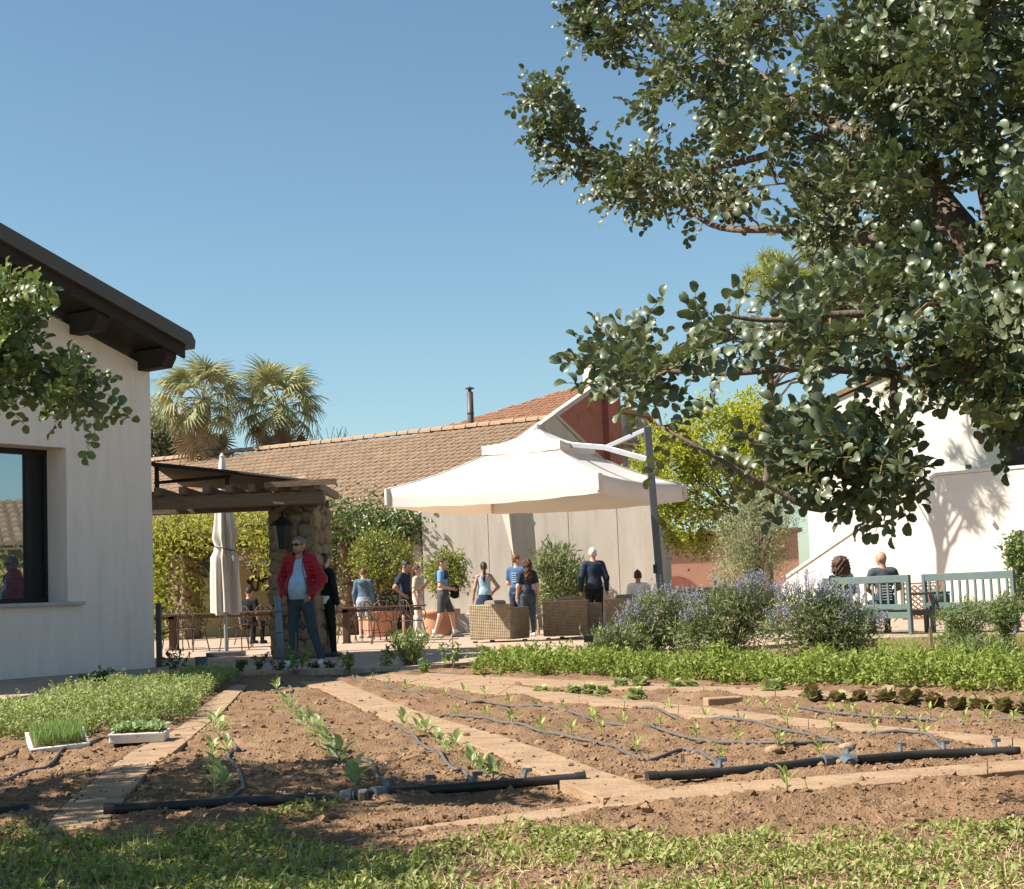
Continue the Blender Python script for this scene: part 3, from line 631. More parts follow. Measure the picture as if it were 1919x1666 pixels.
def crown_points(blobs, nclump, per, spread, shell=.55):
    """clump centres through ellipsoids, leaves gathered round each clump"""
    vol = np.array([b[1][0]*b[1][1]*b[1][2] for b in blobs]); ks = rng.choice(len(blobs), nclump, p=vol/vol.sum())
    c = np.array([np.array(blobs[k][0]) + unit(1)[0] * (shell + (1-shell) * rng.random()) * np.array(blobs[k][1]) for k in ks])
    p = c[:, None] + rng.normal(size=(nclump, per, 3)) * spread
    return c, p.reshape(-1, 3), np.repeat(c, per, 0)

def limb(a, b, r0, r1, sag=.1, k=5):
    a, b = np.array(a, float), np.array(b, float); L = np.linalg.norm(b - a)
    pts = [a + (b-a)*t + np.array((0,0,1))*sag*L*math.sin(t*math.pi) + rng.normal(size=3)*L*.04*(0 < t < 1) for t in np.linspace(0, 1, k)]
    return np.array(pts), np.linspace(r0, r1, k)

def tree(name, label, cat, loc, h, blobs, nclump, per, spread, size, tmpl, lm, trunk_r=.1, group=None, nl=14, up=.2, bark=None, flat=.5, shell=.55, crown='crown', rz=0):
    t = thing(name, label, cat, loc, rz, group)
    c, p, pc = crown_points(blobs, nclump, per, spread, shell)
    p[:, 2] = np.maximum(p[:, 2], .02)
    top = np.array((0, 0, h)); tr = MB().tube(*limb((0,0,-.05), top, trunk_r, trunk_r*.6, 0), k=8)
    for q in c[rng.permutation(len(c))[:nl]]: tr.tube(*limb(top*random.uniform(.6,1), q, trunk_r*.5, trunk_r*.1, .08), k=5)
    part('trunk', tr, bark or M_bark, t, smooth=True)
    o = (p - pc); o /= np.linalg.norm(o, axis=1)[:, None] + 1e-6
    part(crown, scatter(MB(), p, size, tmpl, up, o * .8, flat), lm, t)
    return t

# ---------------------------------------------------------------- the carob bough that fills the right of the view
def carob_spray(seed, n=4):
    r = np.random.default_rng(seed); L = .028 + .036 * n
    mb = MB(); bend = r.normal() * .06
    stem = smooth_path([(0,0,0),(0,L*.5,-.004),(bend*.5,L,-.02)], 4); 
    pos, dr, nm, sz_ = [], [], [], []
    for k in range(n):
        t = (k + .7) / (n + .2); b = np.array((bend*.5*t*t, L*t, -.02*t*t))
        for sg in (-1, 1):
            pos.append(b); dr.append((sg*1.0, .45 + r.normal()*.2, .15 + r.normal()*.35)); nm.append((r.normal()*.3, r.normal()*.3, 1)); sz_.append(.032 + .020*r.random())
    pos.append(np.array((bend*.5, L, -.02))); dr.append((bend, 1, -.1)); nm.append((0, .1, 1)); sz_.append(.045)
    mb.bake(ROUND, frames(np.array(dr, float), np.array(nm, float)) * np.array(sz_)[:, None, None], np.array(pos, float))
    v = np.concatenate(mb.v); f = [np.concatenate(mb.f)]
    return (v, f), stem
SPRAYS = [carob_spray(k, n) for k, n in enumerate((3, 4, 4, 5, 3, 4))]
def proj(p):
    q = (np.asarray(p) - np.array((0, 0, CAMZ))) @ np.array(CM); return CU - FPX * q[:, 0] / q[:, 2], CV + FPX * q[:, 1] / q[:, 2]
HOLES = [([(1485,722),(1580,722),(1592,798),(1488,800)], .95), ([(1700,760),(1780,735),(1865,800),(1850,895),(1740,890),(1702,850)], .95), ([(1240,770),(1330,760),(1470,735),(1475,900),(1400,870),(1330,830)], .55), ([(1400,445),(1500,455),(1530,545),(1440,560),(1395,520)], .8), ([(1560,690),(1640,690),(1640,770),(1580,780)], .4)]
def bough_tree(root, clumps, trunk_lines, leafmat, per=(4, 8), nsingle=300, thick=.006):
    """clumps: twig tips (points); every twig carries compound leaves and is joined to the nearest limb"""
    tr = MB(); lp = []
    for pts, r0, r1 in trunk_lines:
        q = smooth_path(pts, 6); tr.tube(q, np.linspace(r0, r1, len(q)), 8); lp.append(q)
    part('trunk', tr, M_bark, root, smooth=True)
    lp = np.concatenate(lp); tw = MB(); recs = []
    hub = lp
    order = np.argsort([np.min(np.linalg.norm(lp - c, axis=1)) for c in clumps])
    nodes = lp.copy()
    for ci in order:
        c = clumps[ci]; dd = np.linalg.norm(nodes - c, axis=1); a = nodes[np.argmin(dd + rng.random(len(dd))*.04)]; L = np.linalg.norm(c - a)
        pts, rad = limb(a, c, thick*(.7+min(L,.6)), thick*.35, .05, 5); tw.tube(pts, rad, 5, cap=False)
        nodes = np.concatenate([nodes, pts[2:]])
        d0 = (c - a) / (L + 1e-6)
        for k in range(random.randint(*per)):
            t = random.uniform(.35, 1.0); b = a + (c-a)*t if L < .5 else c - d0*random.uniform(0, .25)
            b = np.array([np.interp(t if L < .5 else 1 - random.uniform(0,.25)/L, np.linspace(0,1,5), pts[:, q]) for q in range(3)])
            d = d0 * .9 + unit(1)[0] * .95 + np.array((-.12, -.15, .22)); nrm = np.array((-.35,-.25,.8)) + unit(1)[0]*.75
            recs.append((b, d, nrm))
    part('twigs', tw, M_twig, root, kind='stuff')
    tip = np.array([q[0] + q[1]/np.linalg.norm(q[1])*.09 for q in recs]) + np.array(root.location); hu, hv = proj(tip); keep = np.ones(len(recs), bool)
    for poly, pr in HOLES: keep &= ~(inpoly(hu, hv, poly) & (rng.random(len(hu)) < pr))
    if root.name == 'carob_tree': keep &= ~((vnoise(hu/38, hv/38, 44) < .25) & (rng.random(len(hu)) < .7))
    recs = [q for q, k in zip(recs, keep) if k]
    pos = np.array([r[0] for r in recs]); F = frames(np.array([r[1] for r in recs]), np.array([r[2] for r in recs]))
    kind = rng.integers(0, len(SPRAYS), len(recs)); sc = .85 + .35 * rng.random(len(recs))
    world = pos + np.array(root.location); order = np.argsort(np.linalg.norm(world - np.array((0,0,CAMZ)), axis=1) + (np.abs(world[:,0]/world[:,1]) > .31) * 99)
    single = order[:nsingle]; rest = order[nsingle:]
    mes = [MB().add(v, *f).mesh('leaf', leafmat, True) for (v, f), st in SPRAYS]
    for k in single:
        o = bpy.data.objects.new('leaf', mes[kind[k]]); C.objects.link(o); o.parent = root
        o.matrix_local = Matrix.Translation(pos[k]) @ Matrix((F[k] * sc[k]).tolist()).to_4x4()
    mb = MB(); st = MB()
    for q in range(len(SPRAYS)):
        m = rest[kind[rest] == q]
        if len(m): mb.bake(SPRAYS[q][0], F[m] * sc[m][:, None, None], pos[m])
        al = np.where(kind == q)[0]; s_ = SPRAYS[q][1]
        tmp = MB().tube(s_, .0013, 3, cap=False); tv = np.concatenate(tmp.v); st.bake((tv, [np.concatenate(tmp.f)]), F[al] * sc[al][:, None, None], pos[al])
    if len(rest): part('foliage', mb, leafmat, root, smooth=True, kind='stuff')
    part('leaf_stalks', st, M_twig, root, kind='stuff')
def px_points(poly, n, ynear, yfar, thin=.0, seed=3, cell=70):
    p = in_poly_points(poly, n * 2); k = vnoise(p[:, 0]/cell, p[:, 1]/cell, seed) > thin; p = p[k][:n]
    y = ynear(p) + (yfar(p) - ynear(p)) * rng.random(len(p))
    return np.array([P(u, v, yy) for (u, v), yy in zip(p, y)])
cons = lambda a: (lambda p: np.full(len(p), a))
depth_up = lambda p: 5.6 + 3.0 * np.clip((1919 - p[:, 0]) / 900, 0, 1) ** 1.2     # the crown leans away to the left
POLY_A = [(1050,-40),(1230,-40),(1215,90),(1165,132),(1090,118),(1062,60)]
POLY_B = [(985,180),(1030,142),(1100,175),(1062,225),(1108,285),(1060,345),(1036,308),(1003,240)]
POLY_M = [(1240,-60),(2150,-60),(2150,560),(1720,530),(1600,500),(1500,450),(1420,400),(1340,395),(1300,435),(1268,430),(1205,410),(1130,375),(1115,325),(1090,280),(1150,232),(1200,205),(1250,110)]
POLY_C = [(1360,625),(1385,590),(1450,565),(1560,545),(1700,530),(2150,520),(2150,790),(1919,815),(1880,830),(1815,790),(1780,750),(1700,710),(1640,690),(1560,670),(1490,660),(1400,675),(1300,715),(1232,735),(1150,715),(1110,692),(1180,655),(1310,665)]
POLY_D = [(1250,805),(1330,850),(1430,840),(1520,830),(1620,750),(1700,745),(1720,830),(1735,880),(1690,910),(1640,960),(1600,920),(1556,985),(1535,960),(1490,890),(1410,905),(1345,865),(1255,835)]
CT = np.array((3.3, 7.2, -.1))
carob = thing('carob_tree', 'large dark green carob tree overhanging the view from the right', 'tree', CT)
cl = np.concatenate([
    px_points(POLY_A, 36, cons(8.6), cons(9.4)), px_points(POLY_B, 20, cons(8.8), cons(9.4)),
    px_points(POLY_M, 500, lambda p: depth_up(p) - .3, lambda p: depth_up(p) + 1.8, .34, 3, 62),
    px_points(POLY_C, 160, cons(5.0), cons(6.4), .42, 5, 55), px_points(POLY_D, 52, cons(4.9), cons(5.7), .47, 8, 48)])
pu = CU + FPX * cl[:, 0] / cl[:, 1]; pv = 1118 - FPX * (cl[:, 2] - CAMZ) / cl[:, 1] - .038 * (pu - 960)
cl = cl[~((np.abs(pv - (420 + (pu - 1790) * 1.22)) < 55) & (pu > 1760) & (pu < 1935) & (cl[:, 1] < 6.75))] - CT      # leave the thick limb in view
def tl(pts): return np.array([P(u, v, y) for u, v, y in pts]) - CT
lines = [(np.concatenate([[(0,0,0),(-.02,-.05,.7)], tl([(2080,760,6.8),(1919,575,6.5),(1860,500,6.6),(1800,425,6.7),(1700,300,7.0),(1600,230,7.4)])]), .15, .03),
         (np.concatenate([[(-.02,-.05,.7)], tl([(2060,650,7.1),(1905,520,7.2),(1870,440,7.3),(1820,200,7.6),(1780,-60,8.0)])]), .09, .03),
         (tl([(1800,425,6.7),(1640,445,6.9),(1480,430,7.4),(1330,420,8.0),(1240,330,8.5)]), .035, .008),
         (tl([(1700,300,7.0),(1500,200,7.8),(1380,120,8.5),(1200,130,9.0),(1100,50,9.1)]), .03, .008),
         (tl([(1600,230,7.4),(1400,300,8.2),(1200,320,8.7),(1060,240,9.1),(1020,190,9.2)]), .025, .006),
         (tl([(1919,575,6.5),(1850,700,5.9),(1790,680,5.6),(1680,700,5.5),(1690,850,5.4),(1660,900,5.3)]), .028, .006),
         (tl([(1850,700,5.9),(1700,600,5.6),(1560,590,5.6),(1440,600,5.6),(1350,590,5.6)]), .022, .006),
         (tl([(1690,800,5.4),(1560,950,5.3),(1440,910,5.3),(1330,850,5.3),(1240,800,5.4)]), .014, .005),
         (tl([(1680,700,5.5),(1500,690,5.5),(1350,700,5.6),(1200,690,5.8),(1100,680,5.9)]), .016, .004)]
bough_tree(carob, cl, lines, M_carob)

# evergreen at the left edge; most of its crown stands outside the view and shades the near bed
LT = np.array((-4.6, 7.9, -.1))
lt_ = thing('evergreen_tree', 'broad leaved evergreen branch reaching in at the left edge', 'tree', LT)
PL = [(-80,590),(0,540),(25,525),(50,545),(55,580),(25,640),(25,685),(90,695),(135,728),(172,722),(190,765),(170,775),(95,745),(40,705),(0,725),(-80,745)]
cl = px_points(PL, 78, cons(7.0), cons(7.9)) - LT
cc = np.array((-.1,-.4,3.1)) + unit(330) * (rng.random(330) ** .4)[:, None] * np.array((1.15,1.75,.95))
c2 = np.array((.4,-2.7,2.95)) + unit(260) * (rng.random(260) ** .4)[:, None] * np.array((1.15,1.35,.75)); cc = np.concatenate([cc, c2])
cc = cc[np.abs((cc + LT)[:, 0] / (cc + LT)[:, 1]) > .36]
cl = np.concatenate([cl, cc])
bough_tree(lt_, cl, [([(0,0,0),(.05,0,1.0),(.1,-.1,2.0),(.0,-.3,3.2)], .13, .05), (np.concatenate([[(.1,-.1,2.0)], tl_ if False else np.array([P(-60,690,7.5), P(20,650,7.4), P(60,560,7.3)]) - LT]), .04, .01),
    (np.concatenate([[(.1,-.1,1.8)], np.array([P(-40,720,7.5), P(60,690,7.4), P(130,730,7.4), P(190,775,7.4)]) - LT]), .03, .006), ([(.1,-.1,2.0),(-.4,.6,2.8),(-.5,1.2,3.4)], .06, .02), ([(.1,-.1,2.0),(-.2,-1.0,2.8),(-.0,-1.8,3.0),(.4,-2.7,3.0),(.5,-3.6,3.0)], .06, .02)], M_mastic, per=(4, 7), nsingle=150)

# ---------------------------------------------------------------- trees behind
p = P(1420, 1100, 50); s = 50/3000
def blob(u, v, y, ru, rv, base, rd=None): 
    q = P(u, v, y) - np.array(base); return (q, (ru*y/3000, rd or ru*y/3000, rv*y/3000))
b = (p[0], p[1], 0)
tree('lime_green_tree', 'lime green spring tree between the parasol and the white house', 'tree', b, 2.6,
     [blob(1350,830,50,110,75,b,1.6), blob(1260,880,50,70,80,b,1.4), blob(1290,980,50,70,70,b,1.2), blob(1420,860,50,70,80,b,1.4), blob(1410,790,50,60,50,b,1.2)], 150, 110, .22, .15, OVATE, M_lime, .12, nl=30)
p = P(1415, 1105, 39); b = (p[0], p[1], 0)
tree('olive_tree', 'grey green olive tree against the left edge of the white house', 'tree', b, .9,
     [blob(1415,1010,39,75,85,b,1.0), blob(1440,960,39,50,45,b,.8), blob(1380,1050,39,45,40,b,.7)], 120, 130, .15, .085, SPEAR, M_olive, .09, nl=16)
p = P(1440, 1110, 41.5); b = (p[0], p[1], 0)
pine = thing('pine_tree', 'pale yellow green pine showing behind the carob crown', 'tree', b)
blobs = [blob(1450,520,41.5,75,70,b,1.1), blob(1520,500,41.5,60,60,b,1.0), blob(1620,470,41.5,110,90,b,1.3), blob(1560,620,41.5,130,80,b,1.2), blob(1650,680,41.5,60,70,b,.9), blob(1302,565,41.5,22,18,b,.3)]
c, pp, pc = crown_points(blobs, 210, 90, .17, .3)
tr = MB().tube(smooth_path([(0,0,-.05),(.05,0,2),(.18,0,4.2),(.5,0,7.6)]), np.linspace(.15,.06,19), 8)
for q in c[rng.permutation(len(c))[:22]]: tr.tube(*limb((.5*min(q[2]/7.6*.85,1), 0, q[2]*.85), q, .04, .01, .05), k=5)
part('trunk', tr, M_bark, pine, smooth=True)
o = pp - pc; o /= np.linalg.norm(o, axis=1)[:, None]
part('crown', scatter(MB(), pc + o*.02, .26, BLADE, .1, o*2.2, .2), M_pine, pine)
p = P(292, 1120, 58); b = (p[0], p[1], 0)
tree('dark_tree', 'dark green tree between the house corner and the palms', 'tree', b, 4, [blob(290,810,58,35,55,b,.9), blob(305,850,58,30,30,b,.8)], 60, 90, .25, .16, OVATE, M_olive, .12)
p = P(618, 830, 56); bs = thing('bare_shrub', 'leafless twiggy shrub showing above the tiled roof', 'shrub', (p[0], p[1], p[2]-2.5))
tw = MB()
for k in range(34):
    a = unit(1)[0] * np.array((.75,.3,.3)); tw.tube(*limb((0,0,0), (a[0], a[1], 2.4 + random.uniform(0,.75)), .03, .006, .03), k=4)
part('twigs', tw, M_bark, bs, kind='stuff')

# palms
def frond(seed, dead=False):
    r = np.random.default_rng(seed); mb = MB(); n = 22; 
    for k in range(n):
        a = (k/(n-1) - .5) * 3.9; L = (.95 - .28*abs(a)/2) * (1 + .08*r.normal()); d = np.array((math.sin(a), math.cos(a), 0))
        x = np.array((d[1], -d[0], 0)); droop = .28 if not dead else .1
        pts = [d*L*t + np.array((0,0,-droop*t**3*(1+r.random()*.8))) for t in (0,.35,.7,1)]; w_ = [.012,.045,.034,.003]
        v = []; 
        for q, ww in zip(pts, w_): v += [q - x*ww + (0,0,.012), q, q + x*ww + (0,0,.012)]
        mb.add(v, np.array([(3*i+c, 3*i+c+1, 3*i+c+4, 3*i+c+3) for i in range(3) for c in (0,1)]))
    v = np.concatenate(mb.v); v *= np.array((.92,.88,1.3)); v[:, 1] += 1.05; mb2 = MB(); mb2.v = [v]; mb2.f = mb.f; mb2.n = len(v)
    mb2.tube([(0,0,0),(0,.55,.05),(0,1.05,0)], [.022,.016,.012], 4)
    return mb2.mesh('frond', M_deadpalm if dead else M_palm)
FR = [frond(k) for k in range(4)]; FD = [frond(k + 9, True) for k in range(3)]
for (u, v, y, lab) in ((380, 752, 55, 'fan palm nearer the grey house, with shaggy dead skirt'), (527, 762, 56, 'fan palm farther from the grey house, right one of the pair')):
    q = P(u, v, y); pt = thing('fan_palm', lab, 'palm', (q[0], q[1], 0), 0, 'fan palms behind the tiled roof'); h = q[2]
    part('trunk', MB().tube([(0,0,-.05),(.05,0,h*.5),(0,0,h)], [.36,.30,.26], 12), M_deadpalm, pt, smooth=True)
    for k in range(60):
        dead = k >= 34; o = bpy.data.objects.new('dead_frond' if dead else 'frond', random.choice(FD if dead else FR)); C.objects.link(o); o.parent = pt
        az = k * 2.399 + random.uniform(-.2,.2); el = (1.40 - 2.15 * (k/34)**.95) if not dead else random.uniform(-1.45,-1.2)
        o.location = (0,0,h - (0 if not dead else random.uniform(.2,1.6))); o.rotation_euler = (el + random.uniform(-.1,.1), random.uniform(-.5,.5), az); o.scale = [random.uniform(.85,1.1)]*3
# wisteria and climber on the portico
def climber(name, label, strips, n, sp, size, lm, tmpl=OVATE, drape=.2, wood=True):
    base = np.array(strips[0][0][0]); base[2] = 0; t = thing(name, label, 'climber', base)
    mb = MB(); tw = MB()
    for pts, m, sprd in strips:
        q = smooth_path(pts, 8) - base; i = rng.integers(0, len(q), int(n*m)); pos = q[i] + rng.normal(size=(len(i), 3)) * np.array(sprd)
        pos += np.repeat(rng.normal(size=(len(i)//12+1, 3)) * np.array(sprd) * .9, 12, 0)[:len(i)]
        scatter(mb, pos, size, tmpl, -.3, None, .4); tw.tube(q, .035, 6)
        for k in range(8): a = q[rng.integers(len(q))]; tw.tube(*limb(a, a + rng.normal(size=3)*np.array(sprd)*1.8, .015, .005), k=4)
    part('stems', tw, M_bark, t, smooth=True); part('foliage', mb, lm, t); return t
def ev(u, v, off=0):                           # a point above the eave line of the long building
    d = ray(u, v); n = np.array((-.53,-.848)); o = np.array(TA[:2]) + off*n; tt = (o @ n)/(np.array((d.x,d.y)) @ n); return np.array((d.x*tt, d.y*tt, CAMZ + d.z*tt))
wi = climber('wisteria', 'yellow green wisteria hanging along the portico beside the closed parasol', [
    ([ev(292,990,.5), ev(350,1000,.5), ev(430,985,.5), ev(520,985,.5)], 1.0, (.45,.35,.28)), ([ev(300,1000,.4), ev(305,1080,.4), ev(315,1190,.4)], .95, (.36,.3,.3)),
    ([ev(330,1020,.4), ev(345,1080,.4), ev(340,1150,.4)], .45, (.25,.25,.3)), ([ev(480,1000,.5), ev(500,1030,.5), ev(506,1060,.5)], .2, (.18,.2,.22))], 3600, .3, .15, M_wist)
fl_ = MB()
for u, v in [(465,1058),(478,1052),(500,1050),(508,1062),(455,1045),(490,1045)]:
    c = ev(u, v, .55) - np.array(wi.location); scatter(fl_, c + rng.normal(size=(45,3))*np.array((.05,.05,.13)), .05, QUAD)
part('blossom', fl_, M_lilac, wi)
climber('climbing_jasmine', 'dark glossy climber along the eave right of the stone pillar', [
    ([ev(612,965,.4), ev(680,975,.45), ev(740,980,.45), ev(785,985,.4)], 1.0, (.3,.3,.24)), ([ev(615,980,.4), ev(625,1060,.35), ev(622,1150,.3)], .4, (.12,.15,.3)), ([ev(690,990,.5), ev(700,1012,.5)], .1, (.25,.2,.12))], 3000, .3, .12, M_ivy)

# ---------------------------------------------------------------- pots, potted trees, oleander
def pot(loc, r, h, label):
    t = thing('terracotta_pot', label, 'pot', loc)
    part('body', MB().lathe([(0,0),(r*.68,0),(r*.72,.03),(r*.93,h*.8),(r*.93,h*.82)], 28), M_terra, t, smooth=True)
    part('rim', MB().lathe([(r*.93,h*.8),(r*1.04,h*.81),(r*1.06,h*.97),(r*1.0,h),(r*.9,h),(r*.88,h*.85),(0,h*.86)], 28), M_terra, t, smooth=True); return t
q = G(712, 1193); pot(q, .52, .66, 'wide terracotta pot under the taller lemon tree')
tree('lemon_tree', 'lemon tree with loose yellow green crown in the wide pot', 'tree', q + (0,0,.56), .75, [blob(715,1050,q[1],55,60,q+(0,0,.56),.6), blob(690,1040,q[1],35,35,q+(0,0,.56),.4), blob(745,1045,q[1],30,40,q+(0,0,.56),.4), blob(720,1100,q[1],35,25,q+(0,0,.56),.4)], 95, 26, .10, .095, OVATE, M_citrus, .035, nl=40)
q = G(826, 1191); pot(q, .46, .62, 'narrower terracotta pot behind the boy in shorts')
tree('orange_tree', 'round clipped orange tree behind the boy in shorts', 'tree', q + (0,0,.53), .5, [blob(834,1075,q[1],38,42,q+(0,0,.53),.5)], 60, 36, .09, .10, OVATE, M_citrus, .035, nl=20)
q = G(1050, 1180); 
tree('oleander_bush', 'tall oleander bush behind the wicker sofa', 'bush', q, .4, [blob(1050,1075,q[1],45,60,q,.6), blob(1030,1050,q[1],30,35,q,.4), blob(1075,1095,q[1],30,45,q,.4), blob(1045,1135,q[1],35,35,q,.5)], 130, 36, .09, .15, SPEAR, M_olean, .04, nl=50, up=.7, flat=.2)
q = G(1912, 1176); tree('clipped_shrub', 'upright shrub at the right edge beside the white house', 'bush', q, .8, [blob(1918,1035,q[1],28,38,q), blob(1922,1085,q[1],20,25,q)], 40, 60, .08, .08, QUAD, M_rosem, .04)

# ---------------------------------------------------------------- garden shrubs and plants
def salvia(u, v, blobs, label, nfl):
    q = SG(u, v); t = tree('flowering_sage', label, 'bush', q, .22, [blob(a, b, q[1], c, d, q, c*q[1]/3000*.8) for a, b, c, d in blobs], 110, 66, .085, .075, SPEAR, M_salvia, .03, 'blue flowering sage shrubs', nl=60, up=.5, flat=.3)
    fl = MB(); st = MB()
    for k in range(nfl):
        a, b, c, d = random.choice(blobs); an = random.uniform(-1.25, 1.25); rr = random.uniform(.6, 1.0)
        tip = P(a + math.sin(an)*c*rr, b - math.cos(an)*d*rr - random.uniform(0, 14), q[1] + random.uniform(-.3,.2)) - q
        dr = np.array((math.sin(an)*.5, random.uniform(-.3,.2), 1)); dr /= np.linalg.norm(dr); L = random.uniform(.09,.20)
        st.tube([tip - dr*.12, tip + dr*L], [.003,.0015], 3)
        m = 26; pos = tip + dr * (rng.random(m)*L)[:, None] + rng.normal(size=(m,3))*.010; scatter(fl, pos, .022, QUAD)
    part('flower_stems', st, M_salvia, t); part('flowers', fl, M_flower, t); return t
salvia(1235,1228, [(1235,1165,62,55),(1190,1190,35,40),(1285,1170,40,50)], 'blue flowering sage nearest the wicker sofas', 120)
salvia(1375,1236, [(1370,1165,72,62),(1420,1140,45,45),(1310,1190,40,40)], 'middle blue flowering sage with dark woody stems', 130)
salvia(1560,1240, [(1560,1175,75,60),(1610,1200,50,45),(1510,1150,55,50),(1480,1195,48,42)], 'rightmost blue flowering sage in front of the bench', 230)
salvia(1160,1236, [(1150,1212,40,20)], 'low blue sage seedling patch beside the small black sign', 10)
def rosemary(u, v, blobs, label):
    q = SG(u, v); return tree('rosemary_bush', label, 'bush', q, .3, [blob(a, b, q[1], c, d, q, c*q[1]/3000*.8) for a, b, c, d in blobs], 80, 60, .05, .05, BLADE if False else SPEAR, M_rosem, .03, 'rosemary bushes at the right', nl=40, up=.6, flat=.2)
rosemary(1810,1228, [(1815,1160,38,40),(1775,1165,25,20),(1800,1205,40,25)], 'tall rosemary bush in front of the second bench')
rosemary(1888,1222, [(1885,1150,35,32),(1880,1200,18,20)], 'rosemary bush with pale twisted stem at the right edge')
rosemary(1835,1245, [(1840,1225,50,22)], 'low rosemary growing in front of the tall one')
def plant(name, u, v, label, hpx, wpx, n, size, lm, cat='plant', tmpl=OVATE, stake=False, droop=0, group=None, up=.6):
    q = SG(u, v); s = q[1]/3000; t = thing(name, label, cat, q, 0, group); h, w_ = hpx*s, wpx*s
    st = MB(); mb = MB()
    for k in range(max(3, n//22)):
        tip = np.array((random.uniform(-.5,.5)*w_, random.uniform(-.4,.4)*w_, h*random.uniform(.65,1))); pts, rad = limb((0,0,-.02), tip, .006, .002, .06); st.tube(pts, rad, 4)
        m = max(6, n//max(3, n//22)); tt = .3 + .7*rng.random(m); pos = np.stack([np.interp(tt, np.linspace(0,1,5), pts[:, c]) for c in range(3)], 1) + rng.normal(size=(m,3))*size*.25
        scatter(mb, pos, size, tmpl, up - droop, None, .5)
    part('stem', st, M_twig, t); part('leaves', mb, lm, t)
    if stake: part('stake', MB().tube([(.02,0,-.05),(.03,.01,h*1.28)], .007, 5), M_wood, t)
    return t
plant('pepper_plant', 552, 1266, 'young pepper plant tied to a cane in front of the man', 62, 62, 90, .085, M_pepper, stake=True, droop=.8)
plant('tarragon_bush', 768, 1256, 'dense bright green bush at the terrace edge', 78, 92, 900, .085, M_pepper, 'bush', SPEAR, up=1.0)
plant('pepper_plant', 846, 1254, 'thin drooping pepper plant right of the dense bush', 55, 45, 60, .09, M_pepper, stake=True, droop=1.1)
plant('leafy_seedling', 655, 1264, 'low leafy plant left of the dense bush', 40, 38, 120, .06, M_pepper)
plant('leafy_seedling', 795, 1262, 'low leafy plant at the foot of the dense bush', 26, 34, 60, .07, M_pepper)
plant('leafy_seedling', 722, 1258, 'drooping plant touching the left side of the dense bush', 60, 30, 50, .08, M_pepper, droop=.8)
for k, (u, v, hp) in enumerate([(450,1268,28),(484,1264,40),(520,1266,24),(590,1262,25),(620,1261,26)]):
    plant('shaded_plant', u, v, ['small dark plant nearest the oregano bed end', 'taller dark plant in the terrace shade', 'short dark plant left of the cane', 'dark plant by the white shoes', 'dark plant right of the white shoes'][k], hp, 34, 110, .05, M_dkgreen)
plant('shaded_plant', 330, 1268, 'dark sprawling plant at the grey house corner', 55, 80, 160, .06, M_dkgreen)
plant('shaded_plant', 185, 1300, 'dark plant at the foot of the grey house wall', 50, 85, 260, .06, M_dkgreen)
q = SG(378, 1262); bk = thing('bucket', 'grey bucket beside the plant at the house corner', 'bucket', q)
part('body', MB().lathe([(0,0),(.075,0),(.095,.2),(.09,.2),(.07,.02),(0,.02)], 16), M_greymetal, bk, smooth=True); part('handle', MB().tube(smooth_path([(-.09,0,.19),(0,-.08,.14),(.09,0,.19)]), .004, 5), M_iron, bk)

# ground covers, one object for each bed
def bed(name, label, poly, n, h, size, lm, tmpl=QUAD, cat='ground cover', per=16, mound=.5):
    p = in_poly_points(poly, n); z0 = soil_h(p[:,0], p[:,1]); mb = MB()
    hh = h * (.35 + .8 * vnoise(p[:,0]*2.4, p[:,1]*2.4, 11) * mound + .55*vnoise(p[:,0]*7, p[:,1]*7, 12)) * (.8 + .4*rng.random(n))
    if name == 'mint_bed': hh *= np.where(vnoise(p[:,0]*4+9, p[:,1]*4, 17) < .28, .45, 1.0)
    k = per; t = rng.random((n, k)) ** .6; lean = rng.normal(size=(n,1,2)) * .22
    pos = np.zeros((n, k, 3)); pos[..., :2] = p[:, None] + lean * (t*hh[:, None])[..., None] + rng.normal(size=(n,k,2))*size*.4; pos[..., 2] = z0[:, None] + t*hh[:, None]
    scatter(mb, pos.reshape(-1,3), size, tmpl, .35, None, .55)
    o = part(name, mb, lm); return tag(o, label, cat, kind='stuff')
op = [G(u, v, SOILZ) for u, v in [(-260,1430),(0,1397),(110,1398),(200,1380),(290,1374),(370,1352),(376,1318),(420,1292),(448,1281),(400,1279),(300,1296),(150,1330),(0,1362),(-260,1395)]]
bed('oregano_bed', 'pale green bushy oregano bed along the left path', op, 4200, .235, .030, M_oreg)
mp_ = [G(u, v, SOILZ) for u, v in [(880,1268),(990,1274),(1080,1276),(1290,1283),(1450,1291),(1600,1299),(1750,1305),(1919,1318),(2150,1330),(2150,1290),(1919,1279),(1700,1274),(1500,1266),(1300,1260),(1100,1256),(960,1252),(900,1258)]]
bed('mint_bed', 'bright green mint row in front of the sage shrubs', mp_, 2500, .27, .046, M_mint)
wz = [G(u, v, SOILZ) for u, v in [(-500,1900),(-500,1578),(0,1578),(330,1583),(470,1582),(600,1588),(660,1622),(760,1632),(860,1600),(1000,1582),(1130,1578),(1300,1590),(1500,1582),(1700,1566),(1919,1556),(2400,1535),(2400,1900)]]
